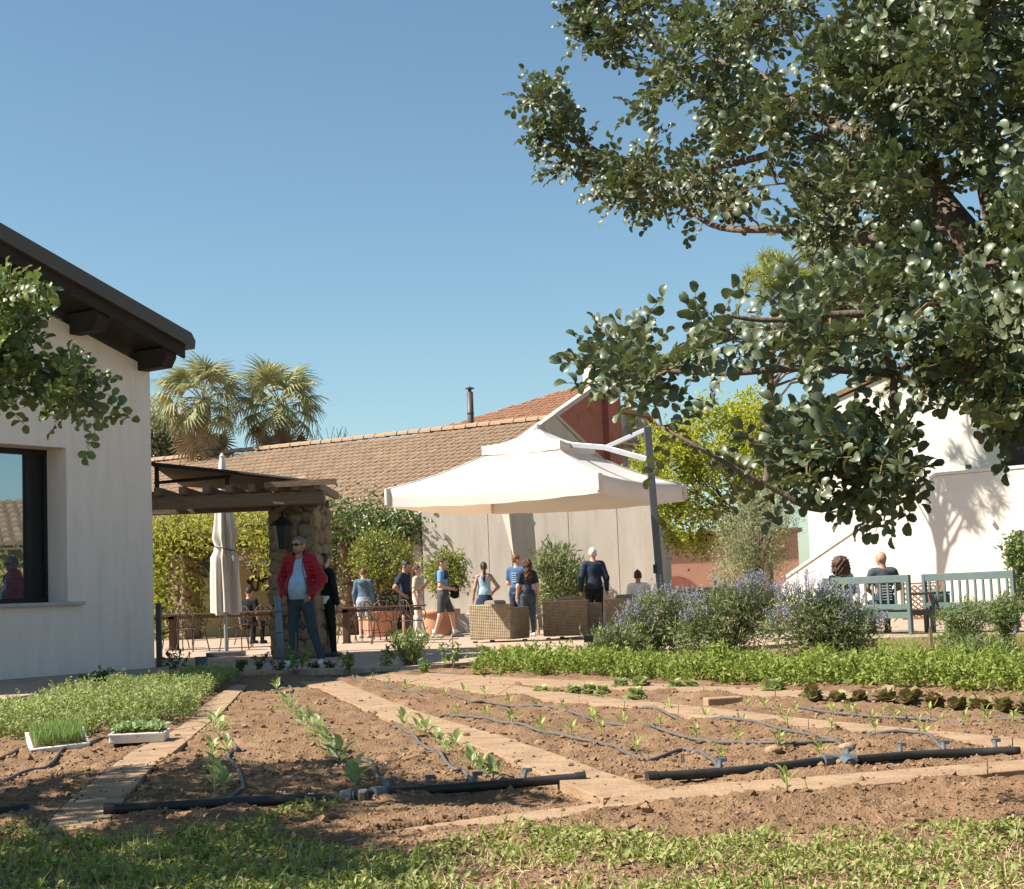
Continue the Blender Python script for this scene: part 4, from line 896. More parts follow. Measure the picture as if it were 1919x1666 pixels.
def weeds(n, size, lm, tmpl, name, label, zlo, zhi, thin, up=.2, rad=.03):
    p = in_poly_points(wz, n); k = vnoise(p[:,0]*2.2+3, p[:,1]*3.2, 21)*.6 + .4*vnoise(p[:,0]*6, p[:,1]*6, 22) + .22*(p[:,0] < -.35) > thin + .12*rng.normal(size=n); p = p[k]; m = len(p); per = 7
    z0 = soil_h(p[:,0], p[:,1]); pos = np.zeros((m, per, 3)); pos[..., :2] = p[:, None] + rng.normal(size=(m,per,2))*rad; pos[..., 2] = z0[:, None] + zlo + (zhi-zlo)*rng.random((m,per))
    o = part(name, scatter(MB(), pos.reshape(-1,3), size, tmpl, up, None, .65), lm); tag(o, label, 'weeds', kind='stuff')
weeds(8200, .026, M_weed, WIDE, 'weed_cover', 'low leafy weeds along the near edge of the garden', .004, .034, .53, .12, .035)
weeds(260, .075, M_grass, BLADE, 'grass_tufts', 'thin green grass blades among the near weeds', .0, .02, .40, 1.4)
weeds(2600, .06, M_straw, BLADE, 'dry_straw', 'dry straw lying among the near weeds', .004, .012, .30, -.1, .06)
p = in_poly_points([G(u, v, SOILZ) for u, v in [(430,1585),(640,1535),(640,1520),(560,1520),(470,1560)]], 60); mb = MB()
pos = np.repeat(np.stack([p[:,0], p[:,1], soil_h(p[:,0], p[:,1])+.01], 1), 6, 0) + rng.normal(size=(360,3))*np.array((.02,.02,.006)); scatter(mb, pos, .025, WIDE, .3)
tag(part('weed_patch', mb, M_weed), 'sparse weeds under the pipe coupling', 'weeds', kind='stuff')
lp_ = [G(u, v, SOILZ) for u, v in [(1640,1203),(1919,1192),(2150,1190),(2150,1262),(1919,1252),(1640,1250)]]
p = in_poly_points(lp_, 9000); pos = np.stack([p[:,0], p[:,1], soil_h(p[:,0], p[:,1])], 1)
tag(part('lawn_strip', scatter(MB(), pos, .10, BLADE, 1.3, None, .2), M_grass), 'sunlit grass strip between benches and mint', 'grass', kind='stuff')

# seedlings, each an individual; a few meshes shared in loops
def seedling_mesh(seed, n, L, lm, spread, tmpl, name):
    r = np.random.default_rng(seed); a = np.arange(n)*2.4 + r.normal(size=n)*.3; el = .35 + .9*np.linspace(0,1,n)
    d = np.stack([np.cos(a)*np.cos(el), np.sin(a)*np.cos(el), np.sin(el)], 1); nr = np.stack([-np.cos(a)*.8, -np.sin(a)*.8, np.full(n, .7)], 1)
    pos = np.stack([np.cos(a)*.01, np.sin(a)*.01, spread*np.linspace(.25,1,n)], 1)
    lv = MB().bake(tmpl, frames(d, nr) * (L*(.65+.5*r.random(n)))[:, None, None], pos).mesh('leaves', lm, True)
    st = MB().tube([(0,0,-.02),(.002,0,spread*.5),(0,0,spread)], [.005,.004,.003], 5)
    for k in range(n): st.tube([pos[k], pos[k] + d[k]*L*.25], .002, 3, cap=False)
    return lv, st.mesh('stem', lm)
BR = [seedling_mesh(k, 7, .10, M_brass, .07, leaf_t(.52,.10,.22), 'b') for k in range(4)]
TI = [seedling_mesh(k+20, 6, .065, M_tiny, .05, leaf_t(.35,.06,.2), 't') for k in range(4)]
ORD = 'first second third fourth fifth sixth seventh eighth ninth tenth eleventh twelfth thirteenth fourteenth fifteenth sixteenth seventeenth eighteenth nineteenth twentieth'.split()
def seedlings(name, pts, meshes, label, group, sc=1.0, cat='seedling'):
    base_label = label; pts = sorted(pts, key=(lambda p: -p[1]) if 'near end' in label else (lambda p: p[0]))
    for k_, (u, v) in enumerate(pts):
        label = base_label.replace('#', ORD[k_])
        q = SG(u, v); lv, st = random.choice(meshes); t = thing(name, label, cat, q, random.uniform(0, 6), group); k = sc*random.uniform(.8,1.2); t.scale = (k,k,k)
        part('leaves', lv, None, t); part('stem', st, None, t)
seedlings('cabbage_seedling', [(400,1378),(412,1390),(425,1408),(397,1425),(399,1448),(403,1478),(420,1484)], BR, '# young cabbage from the near end of the leftmost short row', 'leftmost row of young cabbages', 1.05)
seedlings('cabbage_seedling', [(515,1290),(520,1303),(530,1318),(540,1330),(550,1343),(560,1356),(568,1370),(582,1374),(595,1388),(603,1402),(614,1404),(626,1430),(640,1438),(655,1466),(666,1482)], BR, '# young cabbage from the near end of the long row beside a hose', 'long row of young cabbages', 1.0)
seedlings('cabbage_seedling', [(757,1362),(783,1372),(800,1380),(820,1394),(836,1410),(855,1418),(884,1440),(903,1446),(924,1460)], BR, '# young cabbage from the near end of the row beside the middle path', 'middle path row of young cabbages', 1.0)
Z2 = lambda l: [(480 + x/3.0, 1180 + y/3.0) for x, y in l]; Z3 = lambda l: [(1080 + x/2.287, 1180 + y/2.287) for x, y in l]
seedlings('tiny_seedling', Z2([(1130,475),(1290,505),(1440,545),(1600,575),(1775,612)]) + Z3([(110,470),(260,525),(620,560)]), TI, '# tiny seedling from the left in the row nearest the middle path', 'front row of tiny seedlings', 1.1)
seedlings('tiny_seedling', Z2([(660,290),(750,305),(845,330),(935,345),(1060,380),(1170,380),(1290,405),(1425,425),(1570,425),(1730,460),(1895,520)]) + Z3([(70,385),(200,405),(360,440),(515,465),(690,480),(865,520),(1050,545)]), TI, '# tiny seedling from the left along the long wavy drip hose', 'tiny seedlings along the wavy hose', 1.1)
seedlings('tiny_seedling', Z3([(120,305),(395,340),(555,375),(715,395),(905,430),(1095,455),(1285,465),(1485,460)]), TI, '# tiny seedling from the left just below the right hand path', 'tiny seedlings below the right path', 1.1)
seedlings('tiny_seedling', Z3([(730,335),(805,345),(870,352),(940,352),(1100,362),(1190,372),(1270,382),(1365,385),(1465,388),(1565,395),(1665,408),(1765,425),(1875,430),(1160,345),(1320,350),(1410,360),(1515,365),(1750,375),(1880,378)]), TI, '# tiny seedling from the left in the far right bed', 'tiny seedlings in the far right bed', .9)
seedlings('weed_sprout', Z3([(905,730)]), TI, 'lone sprout on bare soil below the kerb slabs', None, 1.3)
def lettuce_mesh(seed, lm, n=34, L=.105):
    r = np.random.default_rng(seed); a = np.arange(n)*2.4; el = np.linspace(.3,1.3,n)
    d = np.stack([np.cos(a)*np.cos(el), np.sin(a)*np.cos(el), np.sin(el)], 1); nr = np.stack([-np.cos(a)*.9, -np.sin(a)*.9, np.full(n,.5)], 1)
    return MB().bake(round_t(.95,.22,.5), frames(d + r.normal(size=d.shape)*.15, nr + r.normal(size=d.shape)*.35)*(L*(.75+.4*r.random(n)))[:, None, None], np.stack([np.cos(a)*.01, np.sin(a)*.01, np.linspace(0,.03,n)], 1)).mesh('leaves', lm, True)
LE = [lettuce_mesh(k, M_lett) for k in range(3)]; LR = [lettuce_mesh(k+5, M_redlett, 30, .10) for k in range(3)]
def lettuces(name, pts, ms, label, group, sc=1):
    bl = label
    for k_, (u, v) in enumerate(sorted(pts)):
        label = bl.replace('#', ORD[k_])
        q = SG(u, v); t = thing(name, label, 'lettuce', q + (0,0,-.005), random.uniform(0,6), group); k = sc*random.uniform(.85,1.15); t.scale = (k,k,k)
        part('leaves', random.choice(ms), None, t); part('stalk', MB().tube([(0,0,-.03),(0,0,.03)], .012, 6), M_lett, t)
lettuces('lettuce', [(1163,1288),(1200,1288),(1265,1290),(1297,1289)], LE, '# pale green lettuce from the left right in front of the mint', 'lettuces before the mint', 1.0)
lettuces('lettuce', [(1015,1298),(1045,1299),(1075,1301),(1105,1300),(1130,1302)], LE, '# small lettuce from the left at the edge of the right path', 'small lettuces by the right path', .8)
lettuces('lettuce', [(1192,1309)], LE, 'lettuce standing alone nearer than the other green ones', None, 1.0)
lettuces('lettuce', [(1450,1296)], LE, 'largest round lettuce right of the others against the mint', None, 1.15)
lettuces('red_lettuce', [(1522,1318),(1572,1320),(1612,1318)] + [(1662 + k*44, 1316 + k*2.2 + (k%2)*2) for k in range(7)], LR, '# dark red lettuce from the left in the row below the mint', 'row of red lettuces', 1.0)

# ================================================================ IRRIGATION
def hose(pts, r, m, name, label, cat='hose', k=8, lift=.006, group=None):
    w_ = np.array([SG(u, v) for u, v in pts]); c = smooth_path(w_, 10); z = soil_h(c[:,0], c[:,1])
    for pl in path_polys: z = np.where(inpoly(c[:,0], c[:,1], pl), PZ, z)
    kw = 15 if r > .02 else 3; zp = np.convolve(np.pad(z, kw, 'edge'), np.ones(2*kw+1)/(2*kw+1), 'valid'); c[:, 2] = np.maximum(zp, z - (.022 if r > .02 else .004)) + r*.7 + lift; c[:, 2] = np.convolve(np.pad(c[:, 2], kw//2, 'edge'), np.ones(2*(kw//2)+1)/(2*(kw//2)+1), 'valid')
    t = thing(name, label, cat, c[0], 0, group); part('tube', MB().tube(c - c[0], r, k), m, t, smooth=True); return t, c
HS = [([(410,1507),(443,1490),(455,1473),(447,1447),(428,1427),(443,1407),(442,1398),(427,1392)], 'short curly drip hose beside the leftmost cabbages'),
 ([(530,1280),(548,1297),(543,1310),(560,1327),(577,1343),(597,1367),(612,1395),(635,1425),(660,1440),(693,1443),(710,1457),(720,1477),(725,1492)], 'drip hose running along the long cabbage row'),
 ([(740,1363),(773,1380),(790,1397),(817,1410),(830,1430),(850,1445),(873,1447),(888,1470)], 'drip hose ending in the open bed left of the middle path'),
 ([(660,1268),(667,1277),(713,1283),(740,1293),(800,1305),(847,1307),(880,1318),(920,1318),(980,1327),(1030,1332),(1124,1355),(1189,1364),(1255,1379),(1342,1394),(1430,1405),(1552,1403),(1574,1407),(1589,1420)], 'long wavy drip hose crossing the middle bed'),
 ([(823,1343),(853,1342),(897,1353),(947,1363),(1013,1375),(1080,1391),(1132,1399),(1167,1412),(1211,1423),(1242,1418),(1277,1410),(1307,1414),(1334,1429),(1351,1446)], 'drip hose nearest the middle path, held up by a peg'),
 ([(1159,1331),(1233,1340),(1299,1350),(1386,1361),(1474,1379),(1539,1388),(1605,1392),(1692,1390),(1736,1394),(1766,1408)], 'drip hose below the right hand path'),
 ([(1495,1331),(1605,1342),(1736,1348),(1919,1361),(2050,1372)], 'drip hose in the far right bed'), ([(1561,1320),(1648,1313),(1736,1308)], 'short hose among the red lettuces'),
 ([(530,1277),(613,1270),(713,1263),(813,1260),(870,1263)], 'thin hose along the back of the beds'), ([(-60,1480),(0,1460),(60,1437),(100,1428),(123,1410),(173,1397),(207,1383)], 'drip hose in front of the seedling trays'), ([(-60,1450),(0,1427),(43,1410)], 'hose end left of the seedling trays')]
for pts, lab in HS: hose(pts, .0105, M_hose, 'drip_hose', lab)
def cyl(mb, c, d, r, L, k=14):
    c = np.array(c); d = np.array(d)/np.linalg.norm(d); return mb.tube([c - d*L/2, c + d*L/2], r, k)
def main_pipe(pts, label, fits, taps, ends):
    t, c = hose(pts, .024, M_pipe, 'main_pipe', label, 'pipe', 14, .004)
    def near(u): q = SG(u, np.interp(u, [p[0] for p in pts], [p[1] for p in pts])); i = int(np.argmin(np.linalg.norm(c[:, :2]-q[:2], axis=1))); i = min(max(i, 1), len(c)-2); return c[i]-c[0], c[i+1]-c[i-1]
    for u, L in fits:
        q, d = near(u); d = d/np.linalg.norm(d)
        part('coupling', cyl(cyl(MB(), q, d, .036, L), q + d*L*.62, d, .031, L*.3), M_fit, t, smooth=False, bevel=.003)
    for u in taps:
        q, d = near(u); b = part('tap', MB().tube([q + (0,.0,.01), q + (.01,.05,.05)], .012, 8), M_fit, t, smooth=True); part('tap_handle', MB().box(q + (.02,.055,.055), (.05,.014,.02)), M_fit, b, bevel=.003)
    for e in ends:
        q = (c[0] if e == 0 else c[-1]) - c[0]; d = (c[1]-c[0]) if e == 0 else (c[-1]-c[-2]); part('end_cap', cyl(MB(), q, d, .029, .05), M_pipe, t)
    return t, near
t, near = main_pipe([(205,1531),(330,1523),(480,1514),(650,1509),(690,1506),(760,1496),(900,1480),(1000,1470),(1088,1465)], 'black main water pipe along the front of the left beds', [(652,.05),(705,.06)], [725,795,888,985], [0, 1])
q, d = near(680); part('valve', MB().box(q + (0,-.02,-.005), (.045,.06,.075)), M_fit, t, bevel=.01); part('valve_handle', MB().box(q + (0,-.055,-.02), (.03,.02,.09)), M_rust, t, bevel=.005)
t, near = main_pipe([(1222,1467),(1400,1454),(1540,1437),(1580,1433),(1700,1421),(1800,1415),(1912,1412)], 'black main water pipe along the front of the middle bed', [(1545,.05)], [1351,1590,1690,1768,1870], [0])
q, d = near(1578); part('tee', MB().tube([q + (-.07,-.0,.0), q + (.07,.01,.0)], .036, 12).tube([q, q + (.02,-.11,-.01)], .034, 12), M_fit, t)
main_pipe([(-120,1545),(-40,1538),(0,1534),(42,1530)], 'end of a black water pipe in the left shade', [], [], [1])
q = SG(1277, 1424); pgp = thing('hose_peg', 'forked wooden peg holding up a drip hose', 'peg', q); part('peg', MB().tube([(0,0,-.03),(.0,0,.055)], .006, 5).tube([(.015,0,-.03),(.012,0,.055)], .005, 5), M_wood, pgp)
q = SG(1748, 1250); o = thing('garden_stake', 'short wooden stake standing in front of the rosemary', 'stake', q); part('stake', MB().box((0,0,.18), (.028,.028,.42)), M_wood, o); part('tip', MB().box((0,0,.40), (.02,.02,.03)), M_wood, o)

# seedling trays
def tray(u, v, rz, label, tilt, lm, kind):
    q = SG(u, v); t = thing('seedling_tray', label, 'tray', q + (0,0,.02), rz); t.rotation_euler = (tilt[0], tilt[1], rz)
    W_, D_, H_ = .52*.72, .33, .06
    part('tray', MB().box((0,0,H_/2), (W_,D_,H_)), M_foam, t, bevel=.008); part('rim', MB().box((0,0,H_*.98), (W_+.012,D_+.012,.014)), M_foam, t, bevel=.004)
    part('compost', MB().box((0,0,H_+.005), (W_-.03,D_-.03,.012)), M_soil, t)
    n = 900 if kind == 'fine' else 420
    pos = np.stack([(rng.random(n)-.5)*(W_-.05), (rng.random(n)-.5)*(D_-.05), np.full(n, H_+.01) + (0 if kind == 'fine' else rng.random(n)*.03)], 1)
    part('seedlings', scatter(MB(), pos, .095 if kind == 'fine' else .05, BLADE if kind == 'fine' else WIDE, 2.2 if kind == 'fine' else .8, None, .2 if kind == 'fine' else .6), lm, t)
tray(262, 1393, R(6), 'white foam tray of broad leaved seedlings beside the left path', (0,0), M_sage, 'broad')
tray(108, 1408, R(22), 'tilted white foam tray of fine grassy seedlings', (R(16), R(-3)), M_chive, 'fine')

# ================================================================ PARASOLS
th = R(26); N_ = P(1124, 923, 28.0); a_ = 4.3
ub = np.array((P(1243, 1150, 29)[0], 29.0, 0))
um = thing('cantilever_parasol', 'large open white cantilever parasol over the wicker seats', 'parasol', ub)
zv, zt, vh = N_[2], N_[2] + .33, .33
cor = [N_[:2], N_[:2] + a_*np.array((-math.cos(th), math.sin(th))), None, N_[:2] + a_*np.array((math.sin(th), math.cos(th)))]
cor[2] = cor[1] + cor[3] - cor[0]; cen = (cor[0] + cor[2]) / 2
def canopy(scale_in, scale_out, z_in, z_out, val, dzc=.05, n=14, sag=.10):
    mb = MB()
    for k in range(4):
        A, B = np.array(cor[k]) - cen, np.array(cor[(k+1) % 4]) - cen
        rows = []
        for i in range(7):
            t = i/6; sc = scale_in + (scale_out-scale_in)*t
            row = []
            for j in range(n+1):
                w_ = j/n; p = (A*(1-w_) + B*w_) * sc; e = 4*w_*(1-w_)
                z = z_in + (z_out-z_in)*t - sag*e*t*(1-.35*t) - .06*math.sin(t*math.pi)
                row.append((*(p*(1-.03*e*t) + cen - ub[:2]), z))
            rows.append(row)
        val_rows = []
        for q in (.5, 1):
            val_rows.append([(r[0]*1 + rng.normal()*.006, r[1] + rng.normal()*.006, r[2] - val*q - .008*math.sin(jj*2.2)*q) for jj, r in enumerate(rows[-1])])
        rows += val_rows; v = np.array(rows).reshape(-1, 3); m = n+1
        mb.add(v, np.array([(i*m+j, i*m+j+1, (i+1)*m+j+1, (i+1)*m+j) for i in range(len(rows)-1) for j in range(n)]))
    return mb
zp = P(1012, 850, 30.9)[2]; ztop = P(1012, 806, 30.9)[2]
part('canopy', canopy(.33, 1.0, zp, zt, vh), M_canvas, um, smooth=True)
part('vent_cap', canopy(.03, .385, ztop, zp+.14, .16, sag=.05), M_canvas, um, smooth=True)
ce = np.array((*(cen - ub[:2]), 0))
for k in range(4):
    c = np.array((*(cor[k] - ub[:2]), zt - .04)); part('rib', MB().beam(ce + (0,0,zp-.05), c, .03, .03), M_alu, um)
    m = np.array((*((np.array(cor[k]) + cor[(k+1)%4])/2 - ub[:2]), zt - .30)); part('rib', MB().beam(ce + (0,0,zp-.08), ce*.22 + m*.78 + (0,0,(zp-.08)*.22), .025, .025), M_alu, um)
    part('corner_pocket', MB().box(c + (0,0,-.1), (.09,.09,.3), rz=th), M_canvas, um)
for k in range(4):
    c = np.array((*(cor[k] - ub[:2]), zt)); i_ = ce*.67 + c*.33; i_[2] = zp
    pts = [i_*(1-t) + c*t + np.array((0,0,.012 - .06*math.sin(t*math.pi))) for t in np.linspace(0,1,7)]; part('seam', MB().tube(pts, .012, 5), M_canvas2, um, smooth=True)
pt_ = P(1213, 800, 29.0) - ub
part('pole', MB().beam((0,0,-.0), pt_, .13, .10, up=(0,1,0)), M_greymetal, um, bevel=.01)
hub = ce + (0,0,zp+.22); aj = P(1217, 862, 29.0) - ub; ak = aj + (hub-aj)*.38 + (0,0,.10)
part('arm', MB().beam(aj, ak, .07, .10).beam(ak, hub, .07, .10), M_alu, um, bevel=.008)
part('strut', MB().beam(pt_ + (0,0,-.04), ak, .06, .08), M_alu, um, bevel=.008)
part('hub', MB().tube([hub + (0,0,-.45), hub + (0,0,.12)], .06, 10), M_alu, um); part('finial', MB().lathe([(.0,0),(.05,.02),(.05,.12),(.0,.14)], 10, ce + (0,0,ztop-.02)), M_alu, um)
part('crank', MB().box((-.12,-.08,1.25), (.06,.06,.16)), M_black, um); part('base', MB().box((0,0,.05), (.9,.9,.1)), M_greymetal, um, bevel=.01)
# closed parasol
q = P(423, 1190, 28.4); cp = thing('closed_parasol', 'closed cream parasol tied with a dark strap under the pergola', 'parasol', (q[0], q[1], 0))
zt2 = P(419, 857, 28.4)[2]; zb2 = P(425, 1150, 28.4)[2]
mb = MB(); k = 48; rows = []
for t in np.linspace(0, 1, 26):
    z = zt2 + (zb2-zt2)*t; rr = .04 + .15*min(1, t*1.6)**.8 - (.045 if .55 < t < .62 else 0) + .03*t
    for j in range(k): an = j/k*2*math.pi; f = 1 + (.22*math.cos(8*an + 1.2*math.sin(t*5)) + .10*math.cos(13*an+2) )* min(1, t*2); rows.append((math.cos(an)*rr*f + .03*t, math.sin(an)*rr*f, z + .03*math.cos(4*an)*(t > .98)))
mb.add(rows, np.array([(i*k+j, i*k+(j+1)%k, (i+1)*k+(j+1)%k, (i+1)*k+j) for i in range(25) for j in range(k)])); part('canvas', mb, M_canvas2, cp, smooth=True)
zs = zt2 + (zb2-zt2)*.585; part('strap', MB().tube([(math.cos(a)*.185+.02, math.sin(a)*.185, zs - .05*math.cos(a)) for a in np.linspace(0, 2*math.pi, 24)], .014, 5).tube([(.12,-.2,zs-.03),(.17,-.24,zs-.22),(.17,-.24,zs-.5)], .009, 5), M_greymetal, cp)
part('pole', MB().tube([(0,0,0),(0,0,zt2-.02)], .028, 10), M_alu, cp); part('finial', MB().lathe([(.035,zt2-.02),(.05,zt2+.02),(.02,zt2+.07),(0,zt2+.08)], 10), M_canvas2, cp); part('base', MB().box((0,0,.04), (.6,.6,.08)), M_greymetal, cp, bevel=.01)

# ================================================================ FURNITURE
def wicker_seat(c, th_, wl, wr, h, label, name='wicker_armchair', cat='armchair', cushions=1):
    # c = near corner on the ground, left visible face (the back) of length wl, right visible face of length wr
    t = thing(name, label, cat, c, -th_); 
    part('back', MB().box((-wl/2, .09, h/2+.03), (wl, .18, h-.06)), M_wicker, t, bevel=.025)
    for x in (-.09, -wl+.09): part('armrest', MB().box((x, wr/2+.09, h*.46+.02), (.178, wr-.182, h*.92-.06)), M_wicker, t, bevel=.025)
    part('seat', MB().box((-wl/2, wr/2+.08, .2), (wl-.37, wr-.2, .28)), M_wicker, t, bevel=.02)
    n = cushions
    for k in range(n):
        w1 = (wl-.38)/n; x = -wl + .19 + w1*(k+.5)
        part('seat_cushion', MB().box((x, wr/2+.1, .41), (w1-.02, wr-.24, .13)), M_cushion, t, bevel=.04); part('back_cushion', MB().box((x, .28, h*.80), (w1-.04, .16, .44)), M_cushion, t, bevel=.06)
    for x in (-.08, -wl+.08):
        for y in (.08, wr-.08): part('foot', MB().box((x,y,.015), (.07,.07,.03)), M_black, t)
    return t
wicker_seat(G(957, 1203.5), R(25), .86, .90, .72, 'wicker armchair nearest the boy in shorts, sunlit on one side')
wicker_seat(G(1102, 1196.5), R(22), .92, .92, .74, 'wicker armchair right of the small side table')
wicker_seat(G(1215, 1194), R(4), .80, .9, .74, 'shaded wicker armchair partly behind the blue sage', cushions=1)
q = G(1010, 1190); st = thing('wicker_side_table', 'small wicker side table between the two armchairs', 'table', q, R(-25)); part('top', MB().box((0,.2,.42), (.45,.45,.06)), M_wicker, st, bevel=.01)
for x in (-.18,.18):
    for y in (.02,.38): part('leg', MB().box((x,y,.195), (.05,.05,.39)), M_wicker, st)
q = G(890, 1172); o = thing('stone_bench', 'pale stone bench top behind the girl with a ponytail', 'bench', q, R(-10)); part('seat', MB().box((.2,0,.48), (2.6,.5,.08)), M_concrete, o, bevel=.01)
for x in (-.8, 1.2): part('support', MB().box((x,0,.22), (.25,.42,.44)), M_concrete, o)

def iron_chair(label, loc, rz):
    t = thing('iron_chair', label, 'chair', loc, rz, 'wrought iron chairs on the terrace')
    a = np.linspace(0, math.pi, 12)
    part('backrest', MB().tube([(math.cos(x)*.23, .2, .46 + math.sin(x)*.42) for x in a], .012, 6).tube(smooth_path([(-.2,.2,.5),(-.05,.2,.62),(0,.2,.86)]), .008, 5).tube(smooth_path([(.2,.2,.5),(.05,.2,.62),(0,.2,.86)]), .008, 5).tube([(-.08,.2,.46),(-.1,.2,.84)], .007, 5).tube([(.08,.2,.46),(.1,.2,.84)], .007, 5), M_iron, t, smooth=True)
    part('seat', MB().lathe([(0,.445),(.22,.445),(.23,.455),(.22,.465),(0,.462)], 18), M_iron, t, smooth=True)
    for sx in (-1, 1):
        part('leg', MB().tube(smooth_path([(sx*.17,-.15,.45),(sx*.2,-.2,.2),(sx*.22,-.24,0)]), .012, 6), M_iron, t, smooth=True); part('leg', MB().tube(smooth_path([(sx*.23,.2,.46),(sx*.21,.2,.25),(sx*.23,.26,0)]), .012, 6), M_iron, t, smooth=True)
        part('armrest', MB().tube(smooth_path([(sx*.23,.2,.68),(sx*.27,.0,.68),(sx*.25,-.16,.62),(sx*.2,-.17,.46)]), .011, 6), M_iron, t, smooth=True)
    part('stretcher', MB().tube([(-.19,-.19,.22),(.19,-.19,.22)], .007, 5), M_iron, t); return t
CH = [(330,1216,.5,'iron chair nearest the grey house wall'),(362,1221,2.6,'iron chair second from the grey house wall'),(440,1219,3.0,'iron chair in front of the closed parasol'),(492,1212,3.4,'iron chair just left of the drain pipe'),
      (642,1204,2.2,'iron chair just right of the woman in black'),(690,1200,.4,'iron chair behind the right hand table'),(718,1206,3.2,'iron chair with its back to us before the wide pot'),(772,1206,2.4,'iron chair nearest the dense bush')]
base_chair = None
for u, v, rz, lab in CH:
    if base_chair is None: base_chair = iron_chair(lab, G(u, v), rz)
    else: dup(base_chair, G(u, v), rz, lab)
def table(u0, u1, v, vtop, label):
    a, b = G(u0, v), G(u1, v); y = (a[1]+b[1])/2; a[1] = b[1] = y; z = .74; L = b[0]-a[0]
    t = thing('terrace_table', label, 'table', ((a[0]+b[0])/2, y, 0)); part('top', MB().box((0,.35,z), (L,.75,.035)), M_rust, t, bevel=.008)
    for x in (-L*.32, L*.32): part('leg', MB().box((x,.35,z/2-.01), (.11,.5,z-.025)), M_rust, t); part('foot', MB().box((x,.35,.012), (.14,.6,.024)), M_rust, t)
    part('apron', MB().box((0,.35,z-.06), (L*.9,.5,.06)), M_rust, t)
table(305, 540, 1216, 0, 'long brown table left of the stone pillar'); table(628, 790, 1204, 0, 'long brown table in front of the potted citrus trees')
def bench(u0, u1, v, label, rz=0):
    a, b = G(u0, v), G(u1, v); L = np.linalg.norm((b-a)[:2]); t = thing('garden_bench', label, 'bench', a, math.atan2(b[1]-a[1], b[0]-a[0]) + rz); H = .96
    for x in (.035, L-.035): part('leg', MB().box((x,0,H/2), (.07,.06,H)), M_green, t, bevel=.006); part('leg', MB().box((x,.50,.31), (.07,.06,.62)), M_green, t, bevel=.006); part('armrest', MB().box((x,.26,.645), (.075,.55,.04)), M_green, t, bevel=.006)
    part('top_rail', MB().box((L/2,0,H-.06), (L-.14,.045,.12)), M_green, t, bevel=.008); part('lower_rail', MB().box((L/2,0,.45), (L-.14,.045,.08)), M_green, t, bevel=.006); part('seat_rail', MB().box((L/2,.01,.31), (L-.14,.05,.10)), M_green, t, bevel=.006)
    n = 11
    for k in range(n): part('back_slat', MB().box((.07 + (L-.14)*(k+.5)/n, 0, .665), (.045,.022,.345)), M_green, t, bevel=.004)
    for k in range(5): part('seat_slat', MB().box((L/2, .08+k*.095, .385), (L-.02,.08,.022)), M_green, t, bevel=.004)
    part('front_rail', MB().box((L/2,.5,.33), (L-.14,.045,.08)), M_green, t); return t
bench(1548, 1711, 1189, 'blue green slatted bench with the seated couple'); bench(1735, 1908, 1186, 'empty blue green slatted bench at the right')
fab = lambda n, c, r=.9: mat(n, c, tuple(x*.78 for x in c), scale=9, rough=r, bump=.7, bscale=11)
q = G(1560, 1189); jk = thing('draped_jacket', 'dark green jacket draped over the end of the occupied bench', 'jacket', q + (0,0,.42))
mb = MB(); nx, nz = 14, 22; vv = []
for i in range(nz):
    t = i/(nz-1); 
    for j in range(nx):
        x = j/(nx-1)*.30; ph = math.sin(x*38 + t*2)*.018; y = -.05 - ph if t < .75 else -.05 + (t-.75)*4*.12; z = .02 + .56*t/.75 if t < .75 else .58 - (t-.75)*.25
        vv.append((x + .02*math.sin(t*7), y, z + .012*math.sin(x*30)))
mb.add(vv, np.array([(i*nx+j, i*nx+j+1, (i+1)*nx+j+1, (i+1)*nx+j) for i in range(nz-1) for j in range(nx-1)])); o = part('cloth', mb, fab('dark_green_cloth', (.05,.075,.045)), jk, smooth=True); sm = o.modifiers.new('solid', 'SOLIDIFY'); sm.thickness = .02
part('sleeve', MB().tube(smooth_path([(.24,-.08,.5),(.27,-.10,.3),(.25,-.09,.1)]), [.05]*6 + [.05]*6 + [.045], 8), bpy.data.materials['dark_green_cloth'], jk, smooth=True)
q = G(1765, 1183); bp_ = thing('backpack', 'green and red backpack lying on the empty bench', 'backpack', q + (0,.2,.40))
iv2, if2 = ico(3)
part('body', MB().add(np.sign(iv2)*np.abs(iv2)**.75*np.array((.20,.12,.15)) + (0,0,.15), if2), fab('green_grey_cloth', (.16,.17,.12)), bp_, smooth=True); part('pocket', MB().add(np.sign(iv2)*np.abs(iv2)**.75*np.array((.08,.13,.11)) + (-.14,-.02,.12), if2), fab('red_cloth', (.36,.05,.035)), bp_, smooth=True)
sg = thing('plant_sign', 'small black plant sign on a thin stake among the sage', 'sign', SG(1105, 1240)); part('stake', MB().tube([(0,0,-.03),(0,0,.27)], .007, 5), M_black, sg); part('plate', MB().box((0,-.01,.30), (.13,.012,.09)), M_black, sg)
q = SG(1073, 1240); so = thing('floodlight', 'pale blue grey ground floodlight behind the mint', 'lamp', q + (0,0,.06)); part('panel', MB().box((0,0,.05), (.28,.16,.03), M=np.array(Matrix.Rotation(R(25),3,'X'))), M_alu, so, bevel=.005); part('bracket', MB().box((0,.03,0), (.2,.04,.1)), M_greymetal, so)

